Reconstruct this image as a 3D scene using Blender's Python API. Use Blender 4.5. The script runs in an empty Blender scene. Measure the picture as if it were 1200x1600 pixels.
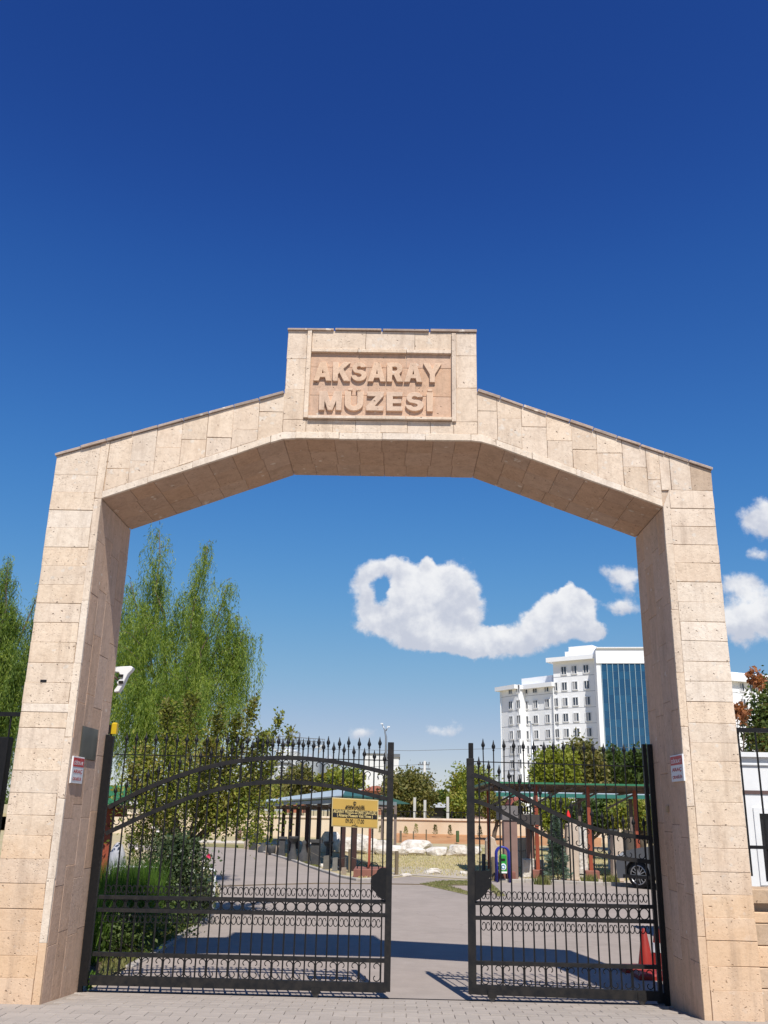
import bpy, bmesh, math, random
import numpy as np
from mathutils import Vector
random.seed(7)
rng = np.random.default_rng(7)
sc = bpy.context.scene
C = sc.collection
PI = math.pi

# ------------------------------------------------------------------ camera
EYE = np.array([0.174, -8.735, 1.65]); FOC = 1419.0
YAW, PITCH, ROLL = 0.016, 0.316, 0.020
cy_, sy_ = math.cos(YAW), math.sin(YAW); cp_, sp_ = math.cos(PITCH), math.sin(PITCH)
FWD = np.array([-sy_*cp_, cy_*cp_, sp_]); RT0 = np.array([cy_, sy_, 0.0]); UP0 = np.cross(RT0, FWD)
RT = math.cos(ROLL)*RT0 + math.sin(ROLL)*UP0
UP = -math.sin(ROLL)*RT0 + math.cos(ROLL)*UP0
cd = bpy.data.cameras.new('camera'); cam = bpy.data.objects.new('camera', cd); C.objects.link(cam)
from mathutils import Matrix
cam.matrix_world = Matrix(((RT[0], UP[0], -FWD[0], EYE[0]), (RT[1], UP[1], -FWD[1], EYE[1]), (RT[2], UP[2], -FWD[2], EYE[2]), (0, 0, 0, 1)))
cd.sensor_fit = 'VERTICAL'; cd.sensor_height = 32.0; cd.lens = FOC/1600*32.0
cd.clip_start = 0.05; cd.clip_end = 6000
sc.camera = cam

# ------------------------------------------------------------------ sun, exposure
SUN = Vector((0.16, -0.68, 1.0)).normalized()          # towards the sun
EL = math.asin(SUN.z)
sl = bpy.data.lights.new('sun', 'SUN'); sl.energy = 4.4; sl.angle = math.radians(0.5); sl.color = (1.0, 0.955, 0.89)
so = bpy.data.objects.new('sun', sl); C.objects.link(so)
so.rotation_euler = SUN.to_track_quat('Z', 'Y').to_euler(); so.location = (5, -20, 30)
sc.view_settings.view_transform = 'Standard'; sc.view_settings.look = 'None'
sc.view_settings.exposure = 0.32; sc.view_settings.gamma = 1.0; sc.view_settings.use_curve_mapping = False

# measuring helpers: a point of the photograph laid onto a vertical plane, or onto the ground
def ray(px, py): return FWD + (px-600)/FOC*RT - (py-800)/FOC*UP
def onY(px, py, Y):
    d = ray(px, py); return EYE + d*(Y-EYE[1])/d[1]
GZ = -0.09
def onZ(px, py, Z=GZ):
    d = ray(px, py); return EYE + d*(Z-EYE[2])/d[2]
def mpp(P): return float((np.array(P)-EYE) @ FWD)/FOC     # metres per photo pixel at P

# ------------------------------------------------------------------ node helpers
def newmat(name):
    m = bpy.data.materials.new(name); m.use_nodes = True
    nt = m.node_tree; b = nt.nodes['Principled BSDF']
    return m, nt, b
def N(nt, t, **kw):
    n = nt.nodes.new(t)
    for k, v in kw.items():
        if k == 'inp':
            for kk, vv in v.items(): n.inputs[kk].default_value = vv
        else: setattr(n, k, v)
    return n
def L(nt, a, b): nt.links.new(a, b)
def c4(c): return (c[0], c[1], c[2], 1.0)
def mixc(nt, fac, a, b, mode='MIX'):
    n = nt.nodes.new('ShaderNodeMix'); n.data_type = 'RGBA'; n.blend_type = mode
    for s, v in ((n.inputs[0], fac), (n.inputs[6], a), (n.inputs[7], b)):
        if isinstance(v, (int, float)): s.default_value = v
        elif isinstance(v, tuple): s.default_value = c4(v)
        else: nt.links.new(v, s)
    return n.outputs[2]
def mth(nt, op, a, b=None, clamp=False):
    n = nt.nodes.new('ShaderNodeMath'); n.operation = op; n.use_clamp = clamp
    for i, v in enumerate((a, b)):
        if v is None: continue
        if isinstance(v, (int, float)): n.inputs[i].default_value = v
        else: nt.links.new(v, n.inputs[i])
    return n.outputs[0]
def mrange(nt, v, a, b, c=0.0, d=1.0, smooth=False):
    n = nt.nodes.new('ShaderNodeMapRange'); n.interpolation_type = 'SMOOTHSTEP' if smooth else 'LINEAR'
    nt.links.new(v, n.inputs[0])
    for i, x in enumerate((a, b, c, d)): n.inputs[i+1].default_value = x
    return n.outputs[0]
def noise(nt, vec, scale, detail=4, rough=.55, dist=0.0):
    n = N(nt, 'ShaderNodeTexNoise', inp={'Scale': scale, 'Detail': detail, 'Roughness': rough, 'Distortion': dist})
    if vec is not None: nt.links.new(vec, n.inputs['Vector'])
    return n.outputs['Fac']
def bump(nt, b, h, strength, dist):
    n = N(nt, 'ShaderNodeBump', inp={'Strength': strength, 'Distance': dist}); L(nt, h, n.inputs['Height']); L(nt, n.outputs[0], b.inputs['Normal'])
    return n

def plain(name, col, col2=None, scale=6.0, rough=.7, bs=.0, bd=.004, bscale=60, metal=0.0, spec=.4, rand=0.0, stretch=None):
    m, nt, b = newmat(name)
    b.inputs['Roughness'].default_value = rough; b.inputs['Metallic'].default_value = metal
    b.inputs['Specular IOR Level'].default_value = spec
    tc = N(nt, 'ShaderNodeTexCoord'); vec = tc.outputs['Object']
    if stretch:
        mp = N(nt, 'ShaderNodeMapping'); mp.inputs['Scale'].default_value = stretch; L(nt, vec, mp.inputs[0]); vec = mp.outputs[0]
    out = None
    if col2 is None: col2 = tuple(c*.8 for c in col)
    f = noise(nt, vec, scale, 6, .6)
    out = mixc(nt, mrange(nt, f, .35, .65), col, col2)
    if rand:
        oi = N(nt, 'ShaderNodeObjectInfo')
        v = mrange(nt, oi.outputs['Random'], 0, 1, 1-rand, 1+rand)
        hsv = N(nt, 'ShaderNodeHueSaturation'); L(nt, v, hsv.inputs['Value']); L(nt, out, hsv.inputs['Color']); out = hsv.outputs[0]
    L(nt, out, b.inputs['Base Color'])
    if bs: bump(nt, b, noise(nt, vec, bscale, 6, .65), bs, bd)
    return m

def stone(name, ca, cb, pits=1.0, white=.5, stain=0.0, rand=.08, tool=0.0):
    m, nt, b = newmat(name)
    b.inputs['Roughness'].default_value = .88; b.inputs['Specular IOR Level'].default_value = .25
    ge = N(nt, 'ShaderNodeNewGeometry'); oi = N(nt, 'ShaderNodeObjectInfo')
    off = N(nt, 'ShaderNodeVectorMath', operation='SCALE'); off.inputs[0].default_value = (7.1, 3.3, 9.7); L(nt, oi.outputs['Random'], off.inputs['Scale'])
    ad = N(nt, 'ShaderNodeVectorMath', operation='ADD'); L(nt, ge.outputs['Position'], ad.inputs[0]); L(nt, off.outputs[0], ad.inputs[1])
    v = ad.outputs[0]; gp = ge.outputs['Position']
    f1 = noise(nt, v, 5.0, 6, .65, .4)
    col = mixc(nt, mrange(nt, f1, .32, .68), ca, cb)
    f1b = noise(nt, v, 38.0, 5, .7)
    col = mixc(nt, mrange(nt, f1b, .3, .7, 0, .35), col, tuple(min(1, c*1.35) for c in ca))
    # pale inclusions
    vo = N(nt, 'ShaderNodeTexVoronoi', inp={'Scale': 15.0, 'Randomness': 1.0}); 
    wv = N(nt, 'ShaderNodeMapping'); wv.inputs['Scale'].default_value = (1, 1, 1.25); wv.inputs['Rotation'].default_value = (0, .6, 0)
    wn = N(nt, 'ShaderNodeTexNoise', inp={'Scale': 22.0, 'Detail': 3.0}); L(nt, v, wn.inputs['Vector'])
    wa = N(nt, 'ShaderNodeVectorMath', operation='MULTIPLY_ADD'); L(nt, wn.outputs['Color'], wa.inputs[0]); wa.inputs[1].default_value = (.05, .05, .05); L(nt, v, wa.inputs[2])
    L(nt, wa.outputs[0], wv.inputs[0]); L(nt, wv.outputs[0], vo.inputs['Vector'])
    sel = mth(nt, 'GREATER_THAN', N(nt, 'ShaderNodeSeparateColor').outputs[0] if False else vo.outputs['Color'], 1.0 - .30*white)
    sp = N(nt, 'ShaderNodeSeparateColor'); L(nt, vo.outputs['Color'], sp.inputs[0])
    sel = mth(nt, 'GREATER_THAN', sp.outputs[0], 1.0 - .34*white)
    rad = mth(nt, 'MULTIPLY_ADD' if False else 'MULTIPLY', sp.outputs[1], .36)
    inc = mth(nt, 'MULTIPLY', mth(nt, 'LESS_THAN', vo.outputs['Distance'], rad), sel)
    col = mixc(nt, mth(nt, 'MULTIPLY', inc, .75), col, (.70, .62, .52))
    vb = N(nt, 'ShaderNodeTexVoronoi', inp={'Scale': 5.5, 'Randomness': 1.0}); wb = N(nt, 'ShaderNodeVectorMath', operation='MULTIPLY_ADD'); L(nt, wn.outputs['Color'], wb.inputs[0]); wb.inputs[1].default_value = (.14, .14, .14); L(nt, v, wb.inputs[2]); L(nt, wb.outputs[0], vb.inputs['Vector'])
    sb_ = N(nt, 'ShaderNodeSeparateColor'); L(nt, vb.outputs['Color'], sb_.inputs[0])
    big = mth(nt, 'MULTIPLY', mth(nt, 'GREATER_THAN', sb_.outputs[0], 1-.26*white), mrange(nt, vb.outputs['Distance'], .16, .22, 1, 0))
    col = mixc(nt, mth(nt, 'MULTIPLY', big, .7), col, (.74, .66, .56))
    f5 = noise(nt, v, 14.0, 5, .7, .6); col = mixc(nt, mrange(nt, f5, .50, .72, 0, .45), col, tuple(c*.70 for c in cb))
    # pits
    v2 = N(nt, 'ShaderNodeTexVoronoi', inp={'Scale': 26.0}); L(nt, wa.outputs[0], v2.inputs['Vector'])
    s2 = N(nt, 'ShaderNodeSeparateColor'); L(nt, v2.outputs['Color'], s2.inputs[0])
    ps = mth(nt, 'MULTIPLY', mth(nt, 'GREATER_THAN', s2.outputs[0], 1-.13*pits), mrange(nt, v2.outputs['Distance'], .10, .25, 1, 0))
    v3 = N(nt, 'ShaderNodeTexVoronoi', inp={'Scale': 75.0}); L(nt, wa.outputs[0], v3.inputs['Vector'])
    s3 = N(nt, 'ShaderNodeSeparateColor'); L(nt, v3.outputs['Color'], s3.inputs[0])
    pf = mth(nt, 'MULTIPLY', mth(nt, 'GREATER_THAN', s3.outputs[0], 1-.22*pits), mrange(nt, v3.outputs['Distance'], .12, .34, 1, 0))
    pit = mth(nt, 'MAXIMUM', ps, mth(nt, 'MULTIPLY', pf, mrange(nt, noise(nt, v, 2.6, 3, .5), .42, .62, .1, .8)))
    col = mixc(nt, mth(nt, 'MULTIPLY', pit, .60), col, (.24, .145, .095))
    if stain:
        sx = N(nt, 'ShaderNodeSeparateXYZ'); L(nt, gp, sx.inputs[0])
        n2 = noise(nt, gp, 2.1, 5, .6)
        zz = mth(nt, 'MULTIPLY_ADD', n2, 1.4)
        nt.nodes[-1].inputs[2].default_value = 0 if False else 0.0
        h = mth(nt, 'SUBTRACT', mth(nt, 'ADD', mth(nt, 'MULTIPLY', n2, 1.5), .55), sx.outputs[2])
        col = mixc(nt, mth(nt, 'MULTIPLY', mrange(nt, h, -.5, .8, 0, 1, True), stain), col, (.62, .37, .19))
    # soft dark drip dirt
    mp = N(nt, 'ShaderNodeMapping'); mp.inputs['Scale'].default_value = (6, 6, .7); L(nt, gp, mp.inputs[0])
    dr = noise(nt, mp.outputs[0], 1.2, 6, .7)
    col = mixc(nt, mrange(nt, dr, .50, .74, 0, .50), col, (.30, .21, .15))
    hsv = N(nt, 'ShaderNodeHueSaturation'); L(nt, mrange(nt, oi.outputs['Random'], 0, 1, 1-rand, 1+rand), hsv.inputs['Value'])
    rs = mth(nt, 'FRACT', mth(nt, 'MULTIPLY', oi.outputs['Random'], 17.3)); L(nt, mrange(nt, rs, 0, 1, .92, 1.08), hsv.inputs['Saturation'])
    L(nt, col, hsv.inputs['Color']); L(nt, hsv.outputs[0], b.inputs['Base Color'])
    hgt = mth(nt, 'SUBTRACT', mth(nt, 'ADD', mth(nt, 'MULTIPLY', f1b, .6), mth(nt, 'MULTIPLY', f1, 1.0)), mth(nt, 'MULTIPLY', pit, 1.6))
    if tool:
        wt = N(nt, 'ShaderNodeTexWave', inp={'Scale': 28.0, 'Distortion': 6.0, 'Detail': 3.0, 'Detail Scale': 2.0}); wt.bands_direction = 'DIAGONAL'; L(nt, v, wt.inputs['Vector'])
        hgt = mth(nt, 'ADD', hgt, mth(nt, 'MULTIPLY', wt.outputs['Fac'], .25*tool))
    bump(nt, b, hgt, .65, .009)
    return m

def leafmat(name, cols, trans=.35, rough=.55):
    m, nt, b = newmat(name)
    ge = N(nt, 'ShaderNodeNewGeometry')
    cr = N(nt, 'ShaderNodeValToRGB'); r = cr.color_ramp
    while len(r.elements) < len(cols): r.elements.new(.5)
    for i, c in enumerate(cols):
        r.elements[i].position = i/max(1, len(cols)-1); r.elements[i].color = c4(c)
    tc = N(nt, 'ShaderNodeTexCoord')
    n1 = noise(nt, tc.outputs['Object'], 1.3, 3, .5)
    f = mth(nt, 'ADD', mth(nt, 'MULTIPLY', ge.outputs['Random Per Island'], .65), mth(nt, 'MULTIPLY', mrange(nt, n1, .3, .7), .4), True)
    L(nt, f, cr.inputs[0]); L(nt, cr.outputs[0], b.inputs['Base Color'])
    b.inputs['Roughness'].default_value = rough; b.inputs['Specular IOR Level'].default_value = .3
    tr = N(nt, 'ShaderNodeBsdfTranslucent'); L(nt, mixc(nt, 1.0, cr.outputs[0], (1.25, 1.3, .6), 'MULTIPLY'), tr.inputs[0])
    ms = N(nt, 'ShaderNodeMixShader'); ms.inputs[0].default_value = trans
    L(nt, b.outputs[0], ms.inputs[1]); L(nt, tr.outputs[0], ms.inputs[2]); L(nt, ms.outputs[0], nt.nodes['Material Output'].inputs[0])
    return m

# ------------------------------------------------------------------ sky with clouds
W = bpy.data.worlds.new('World'); sc.world = W; W.use_nodes = True
nt = W.node_tree; bg = nt.nodes['Background']
sky = N(nt, 'ShaderNodeTexSky'); sky.sky_type = 'NISHITA'; sky.sun_disc = False
sky.sun_elevation = EL; sky.sun_rotation = math.atan2(SUN.x, SUN.y); sky.altitude = 950; sky.air_density = 1.0; sky.dust_density = .25; sky.ozone_density = 3.0
tc = N(nt, 'ShaderNodeTexCoord'); dirv = tc.outputs['Generated']
sx = N(nt, 'ShaderNodeSeparateXYZ'); L(nt, dirv, sx.inputs[0])
ym = mth(nt, 'MAXIMUM', sx.outputs[1], .05)
uu = mth(nt, 'DIVIDE', sx.outputs[0], ym); vv = mth(nt, 'DIVIDE', sx.outputs[2], ym)
cv = N(nt, 'ShaderNodeCombineXYZ'); L(nt, uu, cv.inputs[0]); L(nt, vv, cv.inputs[1])
w1 = N(nt, 'ShaderNodeTexNoise', inp={'Scale': 16.0, 'Detail': 7.0, 'Roughness': .62}); L(nt, cv.outputs[0], w1.inputs['Vector'])
wa = N(nt, 'ShaderNodeVectorMath', operation='MULTIPLY_ADD'); L(nt, w1.outputs['Color'], wa.inputs[0]); wa.inputs[1].default_value = (.04, .04, 0); 
sb = N(nt, 'ShaderNodeVectorMath', operation='SUBTRACT'); L(nt, cv.outputs[0], sb.inputs[0]); sb.inputs[1].default_value = (.02, .02, 0); L(nt, sb.outputs[0], wa.inputs[2])
CL = [(612,892,50,22,1),(570,928,28,42,.85),(592,968,45,22,.9),(672,932,58,48,1.1),(712,908,48,36,1.1),(655,985,65,30,1),(705,998,95,24,1),(640,945,50,40,1),(700,945,45,42,1),(735,1000,60,22,.8),(800,1006,68,26,1),
      (858,942,34,28,1),(884,938,32,28,1),(908,950,28,26,1),(870,965,62,32,1),(922,980,28,24,1),(845,982,50,30,1),(745,960,25,40,.7),(666,878,14,16,.8),(885,918,14,12,.7),(935,985,20,14,.7),
      (1200,812,56,36,1),(1205,965,85,46,1),(1140,975,50,32,.6),(1150,915,50,28,.6),(1190,868,34,15,.6),(968,892,42,18,.6),(980,915,30,24,.6),(975,952,42,16,.65),(565,1148,40,17,.5),(692,1142,32,18,.65)]
dens = None; tops = None
for (px, py, rx, ry, amp) in CL:
    d = ray(px, py); u0, v0 = d[0]/d[1], d[2]/d[1]
    d1 = ray(px+rx, py); d2 = ray(px, py-ry); ru = abs(d1[0]/d1[1]-u0)*1.12; rv = abs(d2[2]/d2[1]-v0)*1.12
    mp = N(nt, 'ShaderNodeMapping', vector_type='POINT'); mp.inputs['Scale'].default_value = (1/ru, 1/rv, 0); mp.inputs['Location'].default_value = (-u0/ru, -v0/rv, 0)
    L(nt, wa.outputs[0], mp.inputs[0])
    ln = N(nt, 'ShaderNodeVectorMath', operation='LENGTH'); L(nt, mp.outputs[0], ln.inputs[0])
    v = mrange(nt, ln.outputs['Value'], 0, 1.25, amp, 0, True)
    dens = v if dens is None else mth(nt, 'ADD', dens, v)
    sy_n = N(nt, 'ShaderNodeSeparateXYZ'); L(nt, mp.outputs[0], sy_n.inputs[0]); tv = mth(nt, 'MULTIPLY', v, sy_n.outputs[1]); tops = tv if tops is None else mth(nt, 'ADD', tops, tv)
hole = ray(597, 922); mp = N(nt, 'ShaderNodeMapping'); ru, rv = .010, .014
mp.inputs['Scale'].default_value = (1/ru, 1/rv, 0); mp.inputs['Location'].default_value = (-hole[0]/hole[1]/ru, -hole[2]/hole[1]/rv, 0); L(nt, wa.outputs[0], mp.inputs[0])
ln = N(nt, 'ShaderNodeVectorMath', operation='LENGTH'); L(nt, mp.outputs[0], ln.inputs[0])
dens = mth(nt, 'SUBTRACT', dens, mrange(nt, ln.outputs['Value'], .2, 1.6, 0.34, 0, True))
w2 = noise(nt, cv.outputs[0], 46, 9, .62)
def shifted(du, dv, scale, det):
    a_ = N(nt, 'ShaderNodeVectorMath', operation='ADD'); L(nt, cv.outputs[0], a_.inputs[0]); a_.inputs[1].default_value = (du, dv, 0); return noise(nt, a_.outputs[0], scale, det, .6)
relief = mth(nt, 'SUBTRACT', shifted(0, 0, 30, 5), shifted(.006, .011, 30, 5))
relief2 = mth(nt, 'SUBTRACT', shifted(0, 0, 13, 4), shifted(.012, .026, 13, 4))
dn = mth(nt, 'ADD', mth(nt, 'MINIMUM', dens, 1.3), mth(nt, 'MULTIPLY', mth(nt, 'SUBTRACT', w2, .5), 1.0))
alpha = mrange(nt, dn, .24, .72, 0, 1, True)
front = mrange(nt, sx.outputs[1], .1, .3)
alpha = mth(nt, 'MULTIPLY', mth(nt, 'MULTIPLY', alpha, front), .95)
sh_ = mth(nt, 'ADD', mth(nt, 'MULTIPLY', relief, 2.6), mth(nt, 'MULTIPLY', relief2, 2.2))
tn_ = mth(nt, 'DIVIDE', tops, mth(nt, 'MAXIMUM', dens, .15))                      # +1 on the crowns of the cloud, -1 at its underside
shade = mth(nt, 'SUBTRACT', mrange(nt, tn_, .75, -.55, .0, .85), mth(nt, 'MULTIPLY', sh_, .55))
ccol = mixc(nt, mrange(nt, shade, -.05, .95, 0, 1, True), (7.4, 7.4, 7.5), (4.7, 4.95, 5.7))
ss = N(nt, 'ShaderNodeSeparateColor'); L(nt, sky.outputs[0], ss.inputs[0]); cc = N(nt, 'ShaderNodeCombineColor')
for i, pts in enumerate((((.064, .010), (.086, .020), (.155, .062), (.30, .18), (.488, .33), (1, .60)),      # deep high-plateau blue, one tone curve per channel for the whole sky
                         ((.113, .043), (.15, .085), (.266, .205), (.45, .33), (.685, .43), (1, .62)),
                         ((.15, .12), (.225, .205), (.289, .310), (.465, .47), (.803, .56), (1, .66)))):
    fc = nt.nodes.new('ShaderNodeFloatCurve'); cvv = fc.mapping.curves[0]
    for p in pts[:-1]: cvv.points.new(p[0], p[1])
    cvv.points[-1].location = pts[-1]; fc.mapping.update()
    L(nt, mth(nt, 'MULTIPLY', ss.outputs[i], .1), fc.inputs['Value']); L(nt, mth(nt, 'MULTIPLY', fc.outputs[0], 10), cc.inputs[i])
fin = mixc(nt, alpha, cc.outputs[0], ccol)
L(nt, fin, bg.inputs[0]); bg.inputs[1].default_value = .10

# ------------------------------------------------------------------ mesh helpers
class MB:
    def __init__(s): s.v = []; s.f = []; s.mi = []; s.sm = []
    def add(s, vs, fs, mi=0, smooth=False):
        o = len(s.v); s.v += [tuple(map(float, p)) for p in vs]
        for f in fs: s.f.append(tuple(i+o for i in f)); s.mi.append(mi); s.sm.append(smooth)
        return s
    def box(s, c, d, mi=0, ax=None):
        c = np.array(c, float); ax = np.eye(3) if ax is None else ax
        vs = [c+ax[0]*x*d[0]/2+ax[1]*y*d[1]/2+ax[2]*z*d[2]/2 for x in (-1, 1) for y in (-1, 1) for z in (-1, 1)]
        return s.add(vs, [(0,1,3,2),(4,6,7,5),(0,4,5,1),(2,3,7,6),(0,2,6,4),(1,5,7,3)], mi)
    def bx(s, x0, x1, y0, y1, z0, z1, mi=0): return s.box(((x0+x1)/2, (y0+y1)/2, (z0+z1)/2), (abs(x1-x0), abs(y1-y0), abs(z1-z0)), mi)
    def slab(s, poly, n, t, ch=0.0, mi=0, both=False):
        """polygon (3D points, any winding) extruded by t along n; the far face gets a chamfer ch"""
        poly = [np.array(p, float) for p in poly]; n = np.array(n, float); n /= np.linalg.norm(n)
        nn = np.zeros(3)
        for i in range(len(poly)): nn += np.cross(poly[i], poly[(i+1) % len(poly)])
        if nn @ n < 0: poly = poly[::-1]
        k = len(poly); vs = list(poly)
        if ch > 0:
            inn = []
            for i in range(k):
                a, b, c = poly[i-1], poly[i], poly[(i+1) % k]
                e1 = (b-a)/np.linalg.norm(b-a); e2 = (c-b)/np.linalg.norm(c-b)
                m1 = np.cross(n, e1); m2 = np.cross(n, e2); bis = m1+m2; bis = bis/max(.3, bis @ m1)
                inn.append(b+bis*ch)
            vs += [p+n*(t-ch) for p in poly] + [p+n*t for p in inn]
            fs = [tuple(range(k))[::-1], tuple(range(2*k, 3*k))]
            for r in (0, k):
                fs += [(r+i, r+(i+1) % k, r+k+(i+1) % k, r+k+i) for i in range(k)]
        else:
            vs += [p+n*t for p in poly]
            fs = [tuple(range(k))[::-1], tuple(range(k, 2*k))] + [(i, (i+1) % k, k+(i+1) % k, k+i) for i in range(k)]
        return s.add(vs, fs, mi)
    def tube(s, pts, r, n=6, mi=0, smooth=True, cap=True, flat=None):
        pts = [np.array(p, float) for p in pts]; rs = r if hasattr(r, '__len__') else [r]*len(pts)
        vs = []; fs = []; prev = None
        for i, p in enumerate(pts):
            t = pts[min(i+1, len(pts)-1)]-pts[max(i-1, 0)]; t = t/(np.linalg.norm(t)+1e-12)
            if prev is None:
                a = np.array([0, 0, 1.]) if abs(t[2]) < .9 else np.array([0, 1., 0])
            else: a = prev
            u = np.cross(t, a); u = np.cross(u, t); u = u/(np.linalg.norm(u)+1e-12); prev = u; w = np.cross(t, u)
            for k in range(n):
                an = 2*PI*(k+.5)/n; vs.append(p+rs[i]*(math.cos(an)*u+math.sin(an)*w))
        for i in range(len(pts)-1):
            for k in range(n): fs.append((i*n+k, i*n+(k+1) % n, (i+1)*n+(k+1) % n, (i+1)*n+k))
        s.add(vs, fs, mi, smooth)
        if cap:
            o = len(s.v)-len(vs); s.f.append(tuple(o+k for k in range(n))[::-1]); s.mi.append(mi); s.sm.append(False)
            e = o+(len(pts)-1)*n; s.f.append(tuple(e+k for k in range(n))); s.mi.append(mi); s.sm.append(False)
        return s
    def bar(s, a, b, w, d=None, mi=0):
        """square bar from a to b: w wide, d deep (along y when it can)"""
        a = np.array(a, float); b = np.array(b, float); t = b-a; ln = np.linalg.norm(t); t = t/ln
        yv = np.array([0, 1., 0]) if abs(t[1]) < .9 else np.array([1., 0, 0])
        u = np.cross(yv, t); u /= np.linalg.norm(u); yy = np.cross(t, u)
        return s.box((a+b)/2, (w, d or w, ln), mi, np.array([u, yy, t]))
    def strip(s, pts, h, y0, y1, mi=0):
        """a flat rail following pts (x,z) in the x-z plane, h high, from y0 to y1"""
        vs = []; fs = []
        for i, (x, z) in enumerate(pts):
            a = pts[max(i-1, 0)]; b = pts[min(i+1, len(pts)-1)]; t = np.array([b[0]-a[0], b[1]-a[1]]); t /= np.linalg.norm(t); nx, nz = -t[1]*h/2, t[0]*h/2
            vs += [(x-nx, y0, z-nz), (x+nx, y0, z+nz), (x+nx, y1, z+nz), (x-nx, y1, z-nz)]
        for i in range(len(pts)-1):
            for k in range(4): fs.append((i*4+k, i*4+(k+1) % 4, i*4+4+(k+1) % 4, i*4+4+k))
        fs += [(3, 2, 1, 0), tuple(len(vs)-4+k for k in range(4))]
        return s.add(vs, fs, mi)
    def lathe(s, c, prof, n=14, mi=0, smooth=True):
        c = np.array(c, float); vs = []; fs = []
        for (r, z) in prof:
            for k in range(n): vs.append(c+np.array([r*math.cos(2*PI*k/n), r*math.sin(2*PI*k/n), z]))
        for i in range(len(prof)-1):
            for k in range(n): fs.append((i*n+k, i*n+(k+1) % n, (i+1)*n+(k+1) % n, (i+1)*n+k))
        s.add(vs, fs, mi, smooth)
        s.add([vs[k] for k in range(n)], [tuple(range(n))[::-1]], mi); s.add(vs[-n:], [tuple(range(n))], mi)
        return s
    def mesh(s, name, mats, off=(0, 0, 0)):
        me = bpy.data.meshes.new(name); off = np.array(off, float)
        me.from_pydata([tuple(np.array(p)-off) for p in s.v], [], s.f)
        for m in (mats if isinstance(mats, (list, tuple)) else [mats]): me.materials.append(m)
        me.polygons.foreach_set('material_index', s.mi); me.polygons.foreach_set('use_smooth', s.sm); me.update()
        return me
    def build(s, name, mats, parent=None, loc=None):
        off = world_of(parent) if parent is not None else np.array(loc if loc is not None else (0, 0, 0), float)
        me = s.mesh(name, mats, off)
        bm = bmesh.new(); bm.from_mesh(me); bmesh.ops.recalc_face_normals(bm, faces=bm.faces); bm.to_mesh(me); bm.free()
        return link(name, me, parent, None if parent is not None else off)
def world_of(o):
    p = np.zeros(3)
    while o is not None: p += np.array(o.location); o = o.parent
    return p
def link(name, me, parent=None, loc=None, local=None):
    o = bpy.data.objects.new(name, me); C.objects.link(o)
    if parent is not None:
        o.parent = parent
        if local is not None: o.location = tuple(map(float, local))
    elif loc is not None: o.location = tuple(map(float, loc))
    return o
def thing(name, label, cat, loc=(0, 0, 0), group=None, rz=0):
    o = bpy.data.objects.new(name, None); C.objects.link(o); o.location = tuple(map(float, loc)); o.rotation_euler = (0, 0, rz)
    o.empty_display_size = .2; o['label'] = label; o['category'] = cat
    if group: o['group'] = group
    return o
def tag(o, label, cat, group=None):
    o['label'] = label; o['category'] = cat
    if group: o['group'] = group
    return o
def struct(o): o['kind'] = 'structure'; return o
def stuff(o): o['kind'] = 'stuff'; return o

def np_mesh(name, V, F, mats, mi=None, smooth=False):
    """V (n,3), F (m,k) with k 3 or 4"""
    me = bpy.data.meshes.new(name); n, m, k = len(V), len(F), F.shape[1]
    me.vertices.add(n); me.vertices.foreach_set('co', V.astype(np.float32).ravel())
    me.loops.add(m*k); me.loops.foreach_set('vertex_index', F.astype(np.int32).ravel())
    me.polygons.add(m); me.polygons.foreach_set('loop_start', (np.arange(m)*k).astype(np.int32))
    for x in (mats if isinstance(mats, (list, tuple)) else [mats]): me.materials.append(x)
    if mi is not None: me.polygons.foreach_set('material_index', mi.astype(np.int32))
    me.update(calc_edges=True); me.validate()
    return me
def leaves(P, size, mat, name='foliage', asp=.5, down=None, up=.3, dirs=None, jit=.35):
    """a rhombic leaf at each point of P"""
    n = len(P); d = rng.normal(size=(n, 3)) if dirs is None else dirs + rng.normal(size=(n, 3))*jit
    d /= np.linalg.norm(d, axis=1)[:, None]+1e-9
    nr = rng.normal(size=(n, 3)); nr[:, 2] += up*2; 
    s = np.cross(d, nr); s /= np.linalg.norm(s, axis=1)[:, None]+1e-9
    nn = np.cross(s, d)
    L_ = size*rng.uniform(.6, 1.3, n)[:, None]
    a = P; b = P+d*L_*.45+s*L_*asp*.5+nn*L_*.06; c = P+d*L_; e = P+d*L_*.45-s*L_*asp*.5+nn*L_*.06
    V = np.stack([a, b, c, e], 1).reshape(-1, 3); F = np.arange(4*n).reshape(n, 4)
    return np_mesh(name, V, F, mat)
def text_obj(name, body, size, depth, mat, parent, origin, xdir=(1, 0, 0), updir=(0, 0, 1), align='CENTER', bold=0.0, sx=1.0):
    cu = bpy.data.curves.new(name, 'FONT'); cu.body = body; cu.size = size; cu.extrude = depth; cu.offset = bold; cu.align_x = align; cu.align_y = 'CENTER'; cu.resolution_u = 3
    t = bpy.data.objects.new(name, cu); C.objects.link(t)
    dg = bpy.context.evaluated_depsgraph_get(); dg.update()
    me = bpy.data.meshes.new_from_object(t.evaluated_get(dg)); bpy.data.objects.remove(t)
    x = Vector(xdir).normalized(); u = Vector(updir).normalized(); n = x.cross(u)
    off = Vector(world_of(parent))
    M = Matrix(((x.x*sx, u.x, n.x, origin[0]-off.x), (x.y*sx, u.y, n.y, origin[1]-off.y), (x.z*sx, u.z, n.z, origin[2]-off.z), (0, 0, 0, 1)))
    me.transform(M); me.materials.clear(); me.materials.append(mat)
    return link(name, me, parent)

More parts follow.
